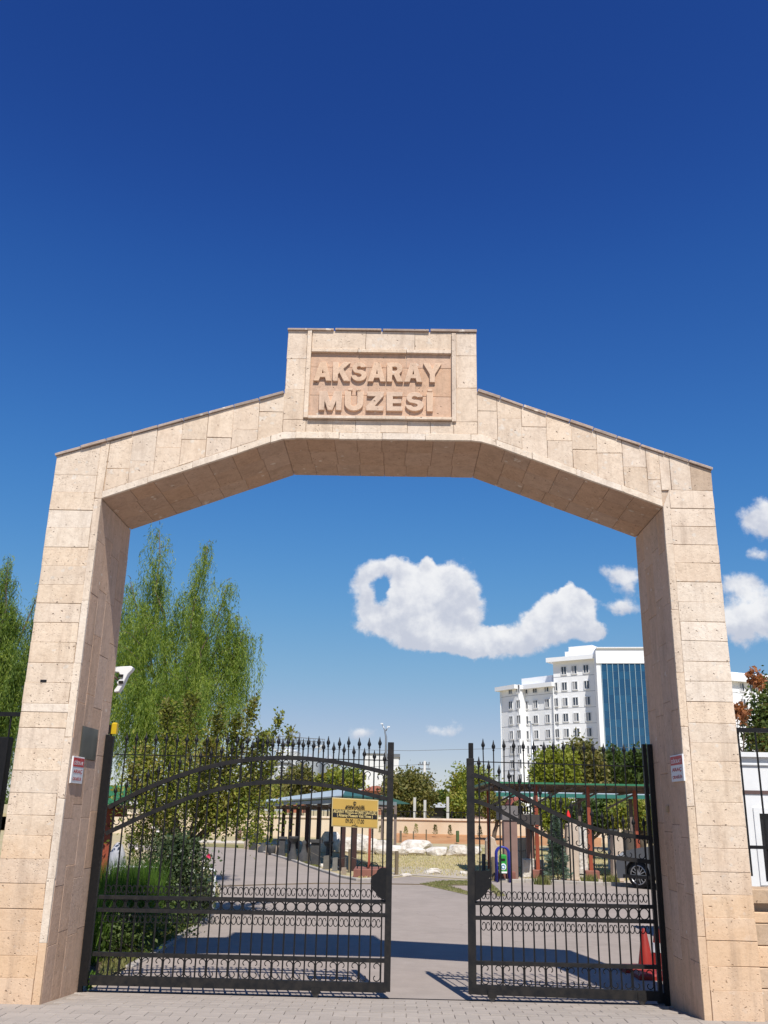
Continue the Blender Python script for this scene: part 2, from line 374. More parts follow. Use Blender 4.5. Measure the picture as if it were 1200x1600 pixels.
# ------------------------------------------------------------------ materials
M_st = stone('stone_cream', (.72, .59, .455), (.63, .49, .36), 1.5, .6, .55, .05)
M_lim = stone('stone_limb', (.71, .58, .45), (.60, .465, .345), .8, 1.25, 0, .05)
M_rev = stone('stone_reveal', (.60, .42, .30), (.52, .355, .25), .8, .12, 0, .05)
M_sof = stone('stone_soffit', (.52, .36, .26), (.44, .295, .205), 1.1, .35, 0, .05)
M_pan = stone('stone_panel', (.57, .385, .265), (.51, .33, .22), .4, .2, 0, .04)
M_let = stone('stone_letter', (.66, .475, .34), (.60, .42, .29), .3, .2, 0, .03)
M_cop = stone('stone_coping', (.42, .33, .265), (.30, .23, .185), .8, .4, 0, .2)
M_pal = stone('stone_pale', (.75, .64, .52), (.66, .54, .42), 1.0, .6, 0, .04)
M_mor = plain('mortar', (.52, .40, .30), (.60, .48, .36), 8, .95, .5, .01, 50)
M_low = stone('stone_tan', (.52, .385, .27), (.45, .32, .21), .5, .5, 0, .1)
M_iron = plain('black_iron', (.006, .006, .007), (.011, .010, .010), 30, .5, .2, .001, 120, spec=.28)
M_iron2 = plain('dusty_iron', (.0075, .0075, .009), (.022, .019, .017), 14, .6, .3, .002, 90, spec=.3)
M_white = plain('white_paint', (.80, .80, .79), (.74, .74, .73), 3, .5)
M_red = plain('sign_red', (.55, .02, .025), (.50, .03, .03), 5, .4)
M_gold = plain('gold_sheet', (.52, .33, .075), (.44, .28, .06), 2, .38, spec=.5)
M_blk = plain('black_print', (.010, .009, .009), rough=.5)
M_plq = plain('dull_plaque', (.145, .135, .105), (.09, .085, .07), 6, .35, metal=.5, stretch=(1, 1, .4))

# ground
def ground_mat(name, a, b, c, s1=.35, s2=9, s3=60, bd=.01, cracks=0.0):
    m, nt, bs = newmat(name); bs.inputs['Roughness'].default_value = .95; bs.inputs['Specular IOR Level'].default_value = .15
    ge = N(nt, 'ShaderNodeNewGeometry'); v = ge.outputs['Position']
    f1 = noise(nt, v, s1, 5, .6, .3); f2 = noise(nt, v, s2, 6, .65); f3 = noise(nt, v, s3, 3, .7)
    col = mixc(nt, mrange(nt, f1, .38, .62), a, b); col = mixc(nt, mrange(nt, f2, .42, .72, 0, .6), col, c)
    col = mixc(nt, mrange(nt, f3, .35, .75, 0, .22), col, tuple(x*.5 for x in a))
    if cracks:
        vo = N(nt, 'ShaderNodeTexVoronoi', feature='DISTANCE_TO_EDGE', inp={'Scale': .55}); 
        dv = N(nt, 'ShaderNodeVectorMath', operation='MULTIPLY_ADD'); tn = N(nt, 'ShaderNodeTexNoise', inp={'Scale': 2.5, 'Detail': 5.0}); L(nt, v, tn.inputs['Vector']); L(nt, tn.outputs['Color'], dv.inputs[0]); dv.inputs[1].default_value = (.5, .5, .5); L(nt, v, dv.inputs[2]); L(nt, dv.outputs[0], vo.inputs['Vector'])
        col = mixc(nt, mrange(nt, vo.outputs['Distance'], .0, .006, cracks, 0), col, tuple(x*.45 for x in a))
    L(nt, col, bs.inputs['Base Color']); bump(nt, bs, mth(nt, 'ADD', f2, mth(nt, 'MULTIPLY', f3, .5)), .5, bd)
    return m
M_drive = ground_mat('driveway_concrete', (.345, .29, .25), (.295, .25, .215), (.39, .33, .285), .45, 3.5, 45, .006, .35)
M_grass = ground_mat('dry_lawn', (.47, .375, .23), (.38, .33, .17), (.54, .45, .29), .5, 4, 30, .03)
M_green = ground_mat('green_verge', (.20, .19, .08), (.28, .24, .11), (.34, .28, .14), .9, 7, 40, .03)
M_soil = ground_mat('dark_soil', (.10, .075, .05), (.14, .10, .06), (.18, .14, .08), .9, 7, 40, .03)
M_terra = ground_mat('orange_earth', (.45, .22, .10), (.50, .28, .14), (.40, .20, .09), .6, 5, 40, .03)
M_pave = plain('paver_grey', (.37, .32, .275), (.33, .285, .245), 5, .9, .6, .006, 45, rand=.06)
M_joint = ground_mat('paver_joint', (.31, .265, .225), (.34, .29, .25), (.38, .33, .28), 1, 9, 60, .01)
M_kerb = plain('kerb_stone', (.42, .38, .33), (.34, .30, .26), 6, .9, .5, .006, 40, rand=.12)

# ================================================================== GROUND
def sheet(name, pts, z, mat):
    mb = MB(); mb.add([(p[0], p[1], z if len(p) < 3 else p[2]) for p in pts], [tuple(range(len(pts)))]); return struct(mb.build(name, mat))
base = MB()
xs = [-900, -300, -60, -20, -8, 0, 8, 20, 60, 300, 900]; ys = [.93, 3, 8, 15, 25, 40, 60, 120, 400, 1800]
vv_ = [(x, y, GZ-.006) for y in ys for x in xs]
ff_ = [(j*11+i, j*11+i+1, (j+1)*11+i+1, (j+1)*11+i) for j in range(len(ys)-1) for i in range(10)]
base.add(vv_, ff_); struct(base.build('ground', M_grass))
mb = MB(); mb.add([(-900, -900, .0-.07), (900, -900, -.07), (900, -4.0, -.07), (-900, -4.0, -.07)], [(0, 1, 2, 3)]); struct(mb.build('street', M_drive))

def gp(lst): return [tuple(onZ(*p)[:2]) for p in lst]
# driveway: from the gate line back, bending away left behind the verge
drive = [(-3.0, .93), (3.9, .93), (5.2, 1.7), (13.5, 4.0), (13.5, 16.2)] + gp([(1035, 1386), (860, 1379), (745, 1376), (640, 1369), (612, 1372), (585, 1375), (560, 1377), (530, 1371), (500, 1361), (480, 1354), (455, 1345), (430, 1338), (400, 1329), (380, 1326), (300, 1321), (200, 1318)]) + gp([(200, 1326), (290, 1332), (318, 1345), (338, 1375), (345, 1400), (332, 1428), (300, 1452), (272, 1468), (240, 1490), (200, 1512), (165, 1538)])
sheet('driveway', drive, GZ, M_drive)
sheet('flower_bed', gp([(290, 1350), (335, 1392), (328, 1418), (285, 1440), (230, 1470), (150, 1525)])+[(-3.4, 1.15), (-9, 1.15), (-9, 10), (-7, 20)], GZ+.006, M_soil)
sheet('green_strip', gp([(150, 1537), (200, 1511), (240, 1489), (270, 1467), (300, 1450), (331, 1427), (344, 1400), (336, 1396), (322, 1415), (288, 1436), (235, 1462), (160, 1505)]), GZ+.012, M_green)
island = gp([(655, 1381.5), (690, 1376.5), (762, 1376.5), (790, 1400), (778, 1401), (757, 1384), (700, 1383.5), (742, 1397), (742, 1401)])
sheet('grass_island', island, GZ+.006, M_green)
sheet('earth_patch', gp([(698, 1384.5), (755, 1385), (773, 1399), (744, 1397)]), GZ+.012, ground_mat('pink_gravel', (.36, .29, .25), (.32, .25, .21), (.42, .35, .30)))
sheet('gravel_margin', gp([(612, 1370), (640, 1367.5), (745, 1374.5), (860, 1377.5), (1035, 1384), (1035, 1377), (860, 1371), (745, 1362), (640, 1354), (600, 1356)]), GZ+.004, ground_mat('pale_gravel', (.46, .40, .33), (.40, .34, .27), (.52, .47, .4)))
sheet('green_band', gp([(600, 1325), (760, 1330), (760, 1325), (600, 1319.5)]), GZ+.004, M_green)
sheet('lawn_band', gp([(230, 1321), (390, 1325), (390, 1320), (230, 1317)]), GZ+.008, M_green)
sheet('sand_path', gp([(260, 1315.5), (520, 1321), (520, 1316.5), (260, 1312)]), GZ+.006, ground_mat('sand', (.62, .55, .45), (.55, .48, .39), (.66, .6, .5)))
eb = MB(); eb.add([onY(x, y, Y_) for x, y, Y_ in ((618, 1318, 43.6), (760, 1321.5, 43.6), (940, 1325, 43.6), (940, 1308, 51.5), (760, 1304, 51.5), (618, 1301, 51.5))], [(0, 1, 4, 5), (1, 2, 3, 4)]); struct(eb.build('earth_bed', M_terra))
# drain line across the drive (y about 1393 in the photo)
dl = MB(); a = onZ(330, 1392); b = onZ(1035, 1402)
pts = [tuple(onZ(x, y, GZ+.004)) for x, y in ((345, 1385), (420, 1382.5), (500, 1380.5), (570, 1381), (640, 1382), (700, 1383), (745, 1382))]
dl.tube(pts, .022, 4); struct(dl.build('expansion_joint', M_soil))
# kerbs of the drive: one stone after another
kg = struct(bpy.data.objects.new('kerb', None)); C.objects.link(kg)
def kerb_run(pxs, w=.10, h=.07):
    P = [onZ(*p) for p in pxs]
    for i in range(len(P)-1):
        a, b = P[i], P[i+1]; ln = np.linalg.norm(b-a); k = max(1, int(round(ln/.75)))
        for j in range(k):
            p, q = a+(b-a)*(j/k), a+(b-a)*((j+1)/k); t = (q-p)/np.linalg.norm(q-p); s = np.array([-t[1], t[0], 0])*w/2; g = t*.008
            m = MB(); m.slab([p+s+g, q+s-g, q-s-g, p-s+g], (0, 0, 1), h+random.uniform(-.008, .008), .012)
            m.build('kerb_stone', M_kerb, kg)
kerb_run([(345, 1400), (331, 1429), (300, 1453), (272, 1469), (240, 1491), (200, 1513)], .09, .035)
kerb_run([(400, 1328.5), (430, 1337.5), (455, 1344.5), (480, 1353.5), (500, 1360.5), (530, 1370.5), (560, 1376.5), (585, 1374.5), (612, 1371.5)], .12, .06)
kerb_run([(780, 1378), (860, 1380), (1030, 1387)], .12, .08)

# pavement of grey blocks in front of and under the gateway
def pz(y): return 0.0 if y < 0 else (GZ+.012)*min(1, y/1.0)+.0
pv = MB()
ysl = [-3.995, -2, 0, .3, .6, .925]
vs = [(x, y, pz(y)-.012) for y in ysl for x in (-9, 9)]
pv.add(vs, [(2*i, 2*i+1, 2*i+3, 2*i+2) for i in range(len(ysl)-1)]); pav = struct(pv.build('pavement', M_joint))
pm = {}
def paver_mesh(w, d):
    key = (round(w, 2), round(d, 2))
    if key not in pm:
        m = MB(); m.slab([(-w/2, -d/2, 0), (w/2, -d/2, 0), (w/2, d/2, 0), (-w/2, d/2, 0)], (0, 0, 1), .016, .003); pm[key] = m.mesh('paver', M_pave)
    return pm[key]
cnt = 0; PD = .165; PW = .205
for r in range(13):
    y = .84-r*PD
    for k in range(-24, 25):
        x = k*PW+(PW/2 if r % 2 else 0)
        if (2.74 < abs(x) < 3.48) and y > -.07: continue
        if x > 3.3 and y > .02: continue
        d = np.array([x, y, 0])-EYE; w = d @ FWD; sx_, sy2 = 600+FOC*(d @ RT)/w, 800-FOC*(d @ UP)/w
        if not (-30 < sx_ < 1230 and sy2 < 1625) or cnt > 298: continue
        o = link('paver', paver_mesh(PW-.004, PD-.004), pav, local=(x, y, pz(y)-.014+random.uniform(-.0015, .0015))); cnt += 1
        slope = math.atan(-(GZ+.012)) if y > 0 else 0
        o.rotation_euler = (-slope+random.uniform(-.006, .006), random.uniform(-.006, .006), random.uniform(-.006, .006))
# threshold strip between the pavement and the drive
for i in range(26):
    x = -3.0+i*.265; m = MB(); m.slab([(x, .925, GZ-.01), (x+.258, .925, GZ-.01), (x+.258, .975, GZ-.01), (x, .975, GZ-.01)], (0, 0, 1), .018+random.uniform(0, .004), .006); m.build('edging_block', M_kerb, pav)
m = MB(); m.bx(-2.8, 2.8, 1.05, 1.065, GZ, GZ+.006); struct(m.build('gate_track', M_iron2))

# ================================================================== GATEWAY
GW = thing('stone_gateway', 'cream stone gateway with sloping shoulders and a raised carved name panel over a driveway', 'gateway', (0, 0, 0))
DEP = 1.10; T = .03
XO, XI = 3.372, 2.853; ZS = 4.607                      # outer, inner, spring height
XR, ZR = 1.03, 5.297                                   # soffit ridge
ZOL, ZOR = 5.067, 5.007                                # outer shoulder tops
BL, BR = -1.043, .993; ZBL, ZBR, ZT = 5.808, 5.859, 6.562
front = [(-XO, -.12), (-XO, ZOL), (BL, ZBL), (BL, ZT), (BR, ZT), (BR, ZBR), (XO, ZOR), (XO, -.12), (XI, -.12), (XI, ZS), (XR, ZR), (-XR, ZR), (-XI, ZS), (-XI, -.12)]
# core, set in from the face stones, built from convex pieces that share cuts
def core_piece(poly, y0=T, y1=DEP):
    coremb.slab([(x, y0, z) for x, z in poly], (0, 1, 0), y1-y0)
coremb = MB(); e = .022
fr = [(-XO, -.12), (-XO, ZOL), (BL, ZBL), (BL, ZT), (BR, ZT), (BR, ZBR), (XO, ZOR), (XO, -.12), (XI+e, -.12), (XI+e, ZS+e*.6), (XR, ZR+e), (-XR, ZR+e), (-XI-e, ZS+e*.6), (-XI-e, -.12)]
coremb.slab([(x, T-.012, z) for x, z in fr], (0, 1, 0), DEP-T+.012)
coremb.build('wall_core', M_mor, GW)
nst = 0
def fstone(poly, mat=M_st, y=0.0, th=None, jit=.0022, gap=.0011, ch=.0030, name='stone'):
    """front stone: polygon in x,z; face at y (+/- a little)"""
    global nst; nst += 1
    poly = [np.array(p, float) for p in poly]; c = sum(poly)/len(poly)
    dy = random.uniform(-jit, jit); out = []
    k = len(poly); 
    # inset by gap
    area = sum(poly[i][0]*poly[(i+1) % k][1]-poly[(i+1) % k][0]*poly[i][1] for i in range(k))
    if area < 0: poly = poly[::-1]
    for i in range(k):
        a, b, d = poly[i-1], poly[i], poly[(i+1) % k]
        e1 = (b-a)/np.linalg.norm(b-a); e2 = (d-b)/np.linalg.norm(d-b)
        n1 = np.array([-e1[1], e1[0]]); n2 = np.array([-e2[1], e2[0]]); bs = n1+n2; bs = bs/max(.35, bs @ n1)
        out.append(b+bs*gap+np.array([random.uniform(-.003, .003), random.uniform(-.003, .003)]))
    m = MB(); yb = y+(th or T+.002); m.slab([(p[0], yb, p[1]) for p in out], (0, -1, 0), yb-y-dy, ch)
    return m.build(name, mat, GW)
# pillar courses
zl = [onY(110, y, 0)[2] for y in (742, 769, 797, 825, 855, 884, 914, 943, 973, 1004, 1036, 1067, 1100, 1113, 1138, 1171, 1205, 1240, 1275, 1307, 1343, 1382, 1422, 1457, 1495, 1530)]+[-.06]
zr = [onY(1120, y, 0)[2] for y in (767, 795, 823, 852, 880, 910, 941, 972, 1002, 1034, 1065, 1097, 1130, 1161, 1190, 1220, 1254, 1290, 1326, 1362, 1398, 1434, 1470, 1510, 1548)]+[-.06]
SL = (ZBL-ZOL)/(BL+XO); SR = (ZOR-ZBR)/(XO-BR)
roofL = lambda x: ZOL+SL*(x+XO); roofR = lambda x: ZBR+SR*(x-BR)
XN = 2.925
fstone([(-XO, zl[0]), (-XN, zl[0]), (-XN, roofL(-XN)), (-XO, ZOL)], M_st)
for i in range(len(zl)-1):
    pale = 1 < i < 5
    mt = M_pal if i in (2, 3, 12) else M_st
    fstone([(-XO, zl[i+1]), (-XN+random.uniform(-.006, .006), zl[i+1]), (-XN+random.uniform(-.006, .006), zl[i]), (-XO, zl[i])], mt)
fstone([(XI, zr[0]), (XN+.03, zr[0]), (XN+.03, roofR(XN+.03)), (XI, roofR(XI))], M_lim)
fstone([(XN+.03, zr[0]), (3.16, zr[0]), (3.16, roofR(3.16)), (XN+.03, roofR(XN+.03))], M_lim)
fstone([(3.16, zr[0]), (XO, zr[0]), (XO, ZOR), (3.16, roofR(3.16))], M_low)
for i in range(len(zr)-1):
    mt = M_pal if i in (5, 6, 7, 8, 9, 10) else (M_lim if i < 5 else M_st)
    fstone([(XN, zr[i+1]), (XO, zr[i+1]), (XO, zr[i]), (XN, zr[i])], mt)
zz = -.06; k = 0
while zz < ZS-.05:
    z1 = min(ZS, zz+random.uniform(.5, .72))
    if ZS-z1 < .25: z1 = ZS
    fstone([(-XN, zz), (-XI, zz), (-XI, z1), (-XN, z1)], M_pal if random.random() < .4 else M_st); zz = z1
zz = -.06
while zz < ZS-.05:
    z1 = min(ZS, zz+random.uniform(.5, .72))
    if ZS-z1 < .25: z1 = ZS
    top = z1 if z1 < ZS else zr[0]
    fstone([(XI, zz), (XN, zz), (XN, min(top, zr[0])), (XI, top if z1 < ZS else ZS)], M_st); zz = z1
fstone([(-XN, ZS-.0), (-XI, ZS), (-XI+.02, roofL(-XI+.02)), (-XN, roofL(-XN))], M_st)
# limbs: rim band along the soffit then two rows of slabs
RB = .075
def soff(x): return ZS+(ZR-ZS)*(x+XI)/(XI-XR) if x < -XR else (ZR if x < XR else ZR-(ZR-ZS)*(x-XR)/(XI-XR))
xsL = [-XI+.02, -2.60, -2.35, -2.09, -1.83, -1.57, -1.30, BL]
xsR = [BR, 1.20, 1.45, 1.71, 1.97, 2.22, 2.48, 2.72, XI]
for (xs_, roof, side) in ((xsL, roofL, -1), (xsR, roofR, 1)):
    for i in range(len(xs_)-1):
        x0, x1 = xs_[i], xs_[i+1]; b0, b1 = soff(x0)+RB, soff(x1)+RB; t0, t1 = roof(x0), roof(x1)
        fr_ = .5+random.choice((-.13, 0, .12)); m0, m1 = b0+(t0-b0)*fr_, b1+(t1-b1)*fr_; mm = (m0+m1)/2
        fstone([(x0, b0), (x1, b1), (x1, mm), (x0, mm)], M_lim); fstone([(x0, mm), (x1, mm), (x1, t1), (x0, t0)], M_lim if random.random() < .7 else M_st)
# rim band pieces, rounded through the ridge corners
rimx = [-XI, -2.4, -1.95, -1.5, -1.16, -.90, -.45, 0, .45, .92, 1.18, 1.55, 2.0, 2.45, XI]
for i in range(len(rimx)-1):
    x0, x1 = rimx[i], rimx[i+1]; pts = [(x0, soff(x0))]
    for xr in (-XR, XR):
        if x0 < xr < x1: pts.append((xr, soff(xr)-.012))
    pts.append((x1, soff(x1))); top = [(x, z+RB+(.012 if abs(abs(x)-XR) < .001 else 0)) for x, z in pts][::-1]
    fstone(pts+top, M_pal, y=-.004)
# centre under the panel
PXL, PXR, PZB, PZT = -.800, .742, 5.545, 6.325
cxs = [BL, -.80, -.52, -.28, -.02, .26, .50, .742, BR]
for i in range(len(cxs)-1):
    fstone([(cxs[i], ZR+RB), (cxs[i+1], ZR+RB), (cxs[i+1], PZB-.035), (cxs[i], PZB-.035)], M_lim)
for (a, b, hs) in ((BL, PXL-.0, (5.51, 5.86, 6.22, ZT)), (PXR+.0, BR, (5.51, 5.90, 6.28, ZT))):
    for i in range(3): fstone([(a, hs[i]), (b-.03*(a < 0) + 0, hs[i]), (b-.03*(a < 0), hs[i+1]), (a, hs[i+1])] if a < 0 else [(a+.03, hs[i]), (b, hs[i]), (b, hs[i+1]), (a+.03, hs[i+1])], M_lim)
tx = [PXL+.02, -.36, .12, .50, PXR-.02] if False else [PXL+.02, -.20, .33, PXR-.02]
for i in range(3): fstone([(tx[i], PZT+.012), (tx[i+1], PZT+.012), (tx[i+1], ZT), (tx[i], ZT)], M_lim)
# projecting frame round the panel
for nm, poly, d in (('panel_frame', [(PXL-.03, 5.525), (PXL+.02, 5.525), (PXL+.02, ZT-.01), (PXL-.03, ZT-.01)], .022), ('panel_frame', [(PXR-.02, 5.505), (PXR+.03, 5.505), (PXR+.03, ZT-.02), (PXR-.02, ZT-.02)], .022)):
    fstone(poly, M_lim, y=-d, th=T+d, name=nm)
for i, (a, b) in enumerate(((PXL+.02, -.28), (-.28, .24), (.24, PXR-.02))):
    fstone([(a, PZT-.028), (b, PZT-.028), (b, PZT+.012), (a, PZT+.012)], M_lim, y=-.022, th=.08, name='panel_frame')
    fstone([(a-.0, PZB-.03), (b, PZB-.03), (b, PZB+.005), (a, PZB+.005)], M_lim, y=-.040, th=.08, name='panel_frame')
# panel: the recess is a shallow pocket, its slabs set back
pzr = [PZB, 5.80, 6.13, PZT-.03]; pxs_ = [PXL+.02, -.22, .28, PXR-.02]
for j in range(3):
    o_ = [0, .06, -.04][j]
    pp = [pxs_[0], pxs_[1]+o_, pxs_[2]+o_, pxs_[3]]
    for i in range(3): fstone([(pp[i], pzr[j]), (pp[i+1], pzr[j]), (pp[i+1], pzr[j+1]), (pp[i], pzr[j+1])], M_pan, y=.014, th=.02, jit=.001, gap=.0015, ch=.003, name='panel_slab')
# letters, each its own raised stone piece
def arc(cx, cy, rx, ry, a0, a1, n=10): return [(cx+rx*math.cos(math.radians(a0+(a1-a0)*i/n)), cy+ry*math.sin(math.radians(a0+(a1-a0)*i/n))) for i in range(n+1)]
w_ = .27
GL = {'A': (.98, [[(0, 0), (.28, 0), (.345, .20), (.635, .20), (.70, 0), (.98, 0), (.64, 1), (.34, 1)], [(.405, .38), (.49, .68), (.575, .38)]]),
 'K': (.95, [[(0, 0), (w_, 0), (w_, .36), (.36, .46), (.62, 0), (.95, 0), (.55, .66), (.92, 1), (.60, 1), (w_, .66), (w_, 1), (0, 1)]]),
 'R': (.88, [[(0, 0), (w_, 0), (w_, .36), (.38, .36), (.56, 0), (.88, 0), (.67, .40)]+arc(.50, .69, .34, .31, -60, 90)+[(0, 1)], [(w_, .56), (w_, .80)]+arc(.46, .68, .12, .12, 90, -90, 6)]),
 'Y': (.98, [[(.355, 0), (.625, 0), (.625, .42), (.98, 1), (.67, 1), (.49, .66), (.31, 1), (0, 1), (.355, .42)]]),
 'M': (1.06, [[(0, 0), (.24, 0), (.24, .60), (.42, 0), (.64, 0), (.82, .60), (.82, 0), (1.06, 0), (1.06, 1), (.72, 1), (.53, .38), (.34, 1), (0, 1)]]),
 'U': (.86, [[(0, 1), (0, .38)]+arc(.43, .36, .43, .38, 180, 360, 14)+[(.86, 1), (.60, 1), (.60, .38)]+arc(.43, .38, .17, .18, 360, 180, 10)+[(.26, 1)]]),
 'Z': (.80, [[(0, 0), (.80, 0), (.80, .22), (.34, .22), (.80, .80), (.80, 1), (.04, 1), (.04, .78), (.46, .78), (0, .21)]]),
 'E': (.74, [[(0, 0), (.74, 0), (.74, .21), (w_, .21), (w_, .41), (.68, .41), (.68, .60), (w_, .60), (w_, .79), (.73, .79), (.73, 1), (0, 1)]]),
 'I': (.27, [[(0, 0), (.27, 0), (.27, 1), (0, 1)]]),
 'S': (.84, [arc(.42, .70, .38, .30, 15, 235, 12)+[(.30, .44)]+arc(.40, .30, .18, .11, 75, -110, 7)+[(.24, .28)]+[(0, .30)]+arc(.42, .31, .42, .31, 190, 360, 10)+arc(.44, .33, .40, .26, 0, 85, 6)+arc(.42, .69, .15, .115, 255, 30, 9)])}
def letters(word, x0, x1, zb, h):
    adv = [GL[{'Ü': 'U', 'İ': 'I'}.get(c, c)][0] for c in word]; gap = .10 if len(word) > 6 else .17
    k = (x1-x0)/(sum(adv)+gap*(len(word)-1)); x = x0
    for c, a in zip(word, adv):
        cu = bpy.data.curves.new('letter', 'CURVE'); cu.dimensions = '2D'; cu.fill_mode = 'BOTH'; cu.extrude = .0125; cu.bevel_depth = .0035; cu.bevel_resolution = 1
        rings = list(GL[{'Ü': 'U', 'İ': 'I'}.get(c, c)][1])
        if c == 'Ü': rings += [[(.15, 1.07), (.32, 1.07), (.32, 1.18), (.15, 1.18)], [(.54, 1.07), (.71, 1.07), (.71, 1.18), (.54, 1.18)]]
        if c == 'İ': rings += [[(.04, 1.07), (.23, 1.07), (.23, 1.18), (.04, 1.18)]]
        for r_ in rings:
            sp = cu.splines.new('POLY'); sp.points.add(len(r_)-1); sp.use_cyclic_u = True
            for i, p in enumerate(r_): sp.points[i].co = (x+p[0]*k, zb+p[1]*h, 0, 1)
        t = bpy.data.objects.new('letter', cu); C.objects.link(t); dg = bpy.context.evaluated_depsgraph_get(); dg.update()
        me = bpy.data.meshes.new_from_object(t.evaluated_get(dg)); bpy.data.objects.remove(t)
        me.transform(Matrix(((1, 0, 0, 0), (0, 0, -1, .0), (0, 1, 0, 0), (0, 0, 0, 1)))); me.materials.clear(); me.materials.append(M_let)
        link('letter', me, GW); x += (a+gap)*k
z1a, z1b = onY(590, 597, 0)[2], onY(590, 567, 0)[2]; z2a, z2b = onY(590, 642, 0)[2], onY(590, 612, 0)[2]
letters('AKSARAY', onY(491, 580, 0)[0], onY(689, 580, 0)[0], z1a+.004, (z1b-z1a)*.96)
letters('MÜZESİ', onY(499, 628, 0)[0], onY(676, 628, 0)[0], z2a, (z2b-z2a)*.96)
# reveals
def sstone(p3, n, mat, name='stone', t=.022, gap=.0011, ch=.0028):
    global nst; nst += 1
    P = [np.array(p, float) for p in p3]; c = sum(P)/len(P)
    n = np.array(n, float); n /= np.linalg.norm(n); k = len(P); nn = sum(np.cross(P[i], P[(i+1) % k]) for i in range(k))
    if nn @ n < 0: P = P[::-1]
    out = []
    for i in range(k):
        a, b, d = P[i-1], P[i], P[(i+1) % k]; e1 = (b-a)/np.linalg.norm(b-a); e2 = (d-b)/np.linalg.norm(d-b)
        m1 = np.cross(n, e1); m2 = np.cross(n, e2); bs = m1+m2; out.append(b+bs/max(.35, bs @ m1)*gap)
    m = MB(); m.slab([p-n*t for p in out], n, t+random.uniform(-.002, .001), ch); return m.build(name, mat, GW)
ycols = [T, .27, .52, .80, DEP]
for side in (-1, 1):
    for ci in range(4):
        zb = -.10; zk = [.0] 
        cuts = [.42+random.uniform(-.03, .03), .95, 1.48, 2.03, 2.58, 3.12, 3.62, 4.15]
        cuts = [c+(.12 if ci % 2 else 0)+random.uniform(-.04, .04) for c in cuts]; cuts = [zb]+cuts+[ZS]
        for a, b in zip(cuts[:-1], cuts[1:]):
            x = side*XI; y0, y1 = ycols[ci], ycols[ci+1]
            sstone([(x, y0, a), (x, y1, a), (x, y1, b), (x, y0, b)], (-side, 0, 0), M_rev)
# soffit
yr = [T, .36, .74, DEP]
for (xa, xb, n_) in ((-XI, -XR, 7), (-XR, XR, 8), (XR, XI, 7)):
    for r in range(3):
        st = [xa+(xb-xa)*i/n_+((xb-xa)/n_*random.uniform(-.07, .07) if 0 < i < n_ else 0) for i in range(n_+1)]
        for i in range(n_):
            x0, x1 = st[i], st[i+1]; nn = np.array([soff(x1)-soff(x0) if False else -(ZR-ZS)*(-1 if xa < -2 else (1 if xb > 2 else 0)), 0, -1.0])
            nn = np.array([(ZR-ZS)/(XI-XR)*(1 if xa < -2 else (-1 if xb > 2 else 0)), 0, -1.0])
            za = ZS+(ZR-ZS)*(x0+XI)/(XI-XR) if xa < -2 else (ZR if xb < 2 else ZR-(ZR-ZS)*(x0-XR)/(XI-XR))
            zb = ZS+(ZR-ZS)*(x1+XI)/(XI-XR) if xa < -2 else (ZR if xb < 2 else ZR-(ZR-ZS)*(x1-XR)/(XI-XR))
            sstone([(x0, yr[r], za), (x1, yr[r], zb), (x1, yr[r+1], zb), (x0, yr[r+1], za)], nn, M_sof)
# coping slabs on the sloping shoulders and on the block
def coping(a, b, n_, th=.028, ov=.022, mat=M_cop):
    a = np.array(a); b = np.array(b); t = (b-a)/n_; nn = np.array([-t[1], t[0]]); nn /= np.linalg.norm(nn); nn = nn if nn[1] > 0 else -nn
    for i in range(n_):
        p, q = a+t*(i+.015), a+t*(i+1-.015); h = th*random.uniform(.75, 1.15); ov_ = ov+random.uniform(-.008, .008); dz = random.uniform(-.003, .004)
        m = MB(); m.slab([(p[0], -ov_, p[1]+dz), (q[0], -ov_+random.uniform(-.004, .004), q[1]+dz+random.uniform(-.003, .003)), (q[0], DEP+.02, q[1]), (p[0], DEP+.02, p[1])], (nn[0], 0, nn[1]), h, .006); m.build('coping_slab', mat, GW)
coping((-XO-.012, ZOL-.004), (BL, ZBL), 9); coping((BR, ZBR), (XO+.012, ZOR-.003), 10)
coping((BL-.012, ZT), (BR+.012, ZT), 4, .026)
# put-log slot on the left pillar
q = onY(68, 1064, 0); m = MB(); m.bx(q[0]-.03, q[0]+.03, -.004, .0, q[2]-.012, q[2]+.012); m.build('slot', M_blk, GW)

# ================================================================== IRON GATES
GY = 1.02
zl_ = lambda x, y: float(onY(x, y, GY)[2]); xl_ = lambda x, y: float(onY(x, y, GY)[0])
def curve_fit(pts, deg=4):
    P = np.array([onY(x, y, GY) for x, y in pts]); return np.polyfit(P[:, 0], P[:, 2], deg)
LU = curve_fit([(161,1264),(200,1250),(230,1233),(272,1212),(317,1199),(360,1191),(400,1187.5),(455,1186),(507,1187.5),(547,1193),(580,1201),(605,1209)])
LL = curve_fit([(159,1304),(183,1295),(207,1284),(262,1260),(312,1239),(350,1230),(400,1225),(452,1224),(510,1226),(535,1231),(572,1240),(605,1249)])
RU = curve_fit([(741,1211),(785,1228),(836,1256),(881,1276),(927,1294),(969,1304),(1014,1309)])
RL = curve_fit([(744,1252),(785,1269),(836,1297),(881,1318),(927,1334),(969,1341),(1017,1347)])
def spiral(w, h, n=15, turns=1.05, r_end=.35):
    """a C-scroll hook: starts at (0,0), rises, curls inwards; local x to the right, z up"""
    R = w/2
    pts = [(0, 0)]
    for i in range(n+1):
        t = i/n; an = PI-t*turns*2*PI*.86; r = R*(1-.62*t)
        cx, cz = R, h-R
        pts.append((cx*(1-.10*t)+math.cos(an)*r, cz+math.sin(an)*r))
    return pts
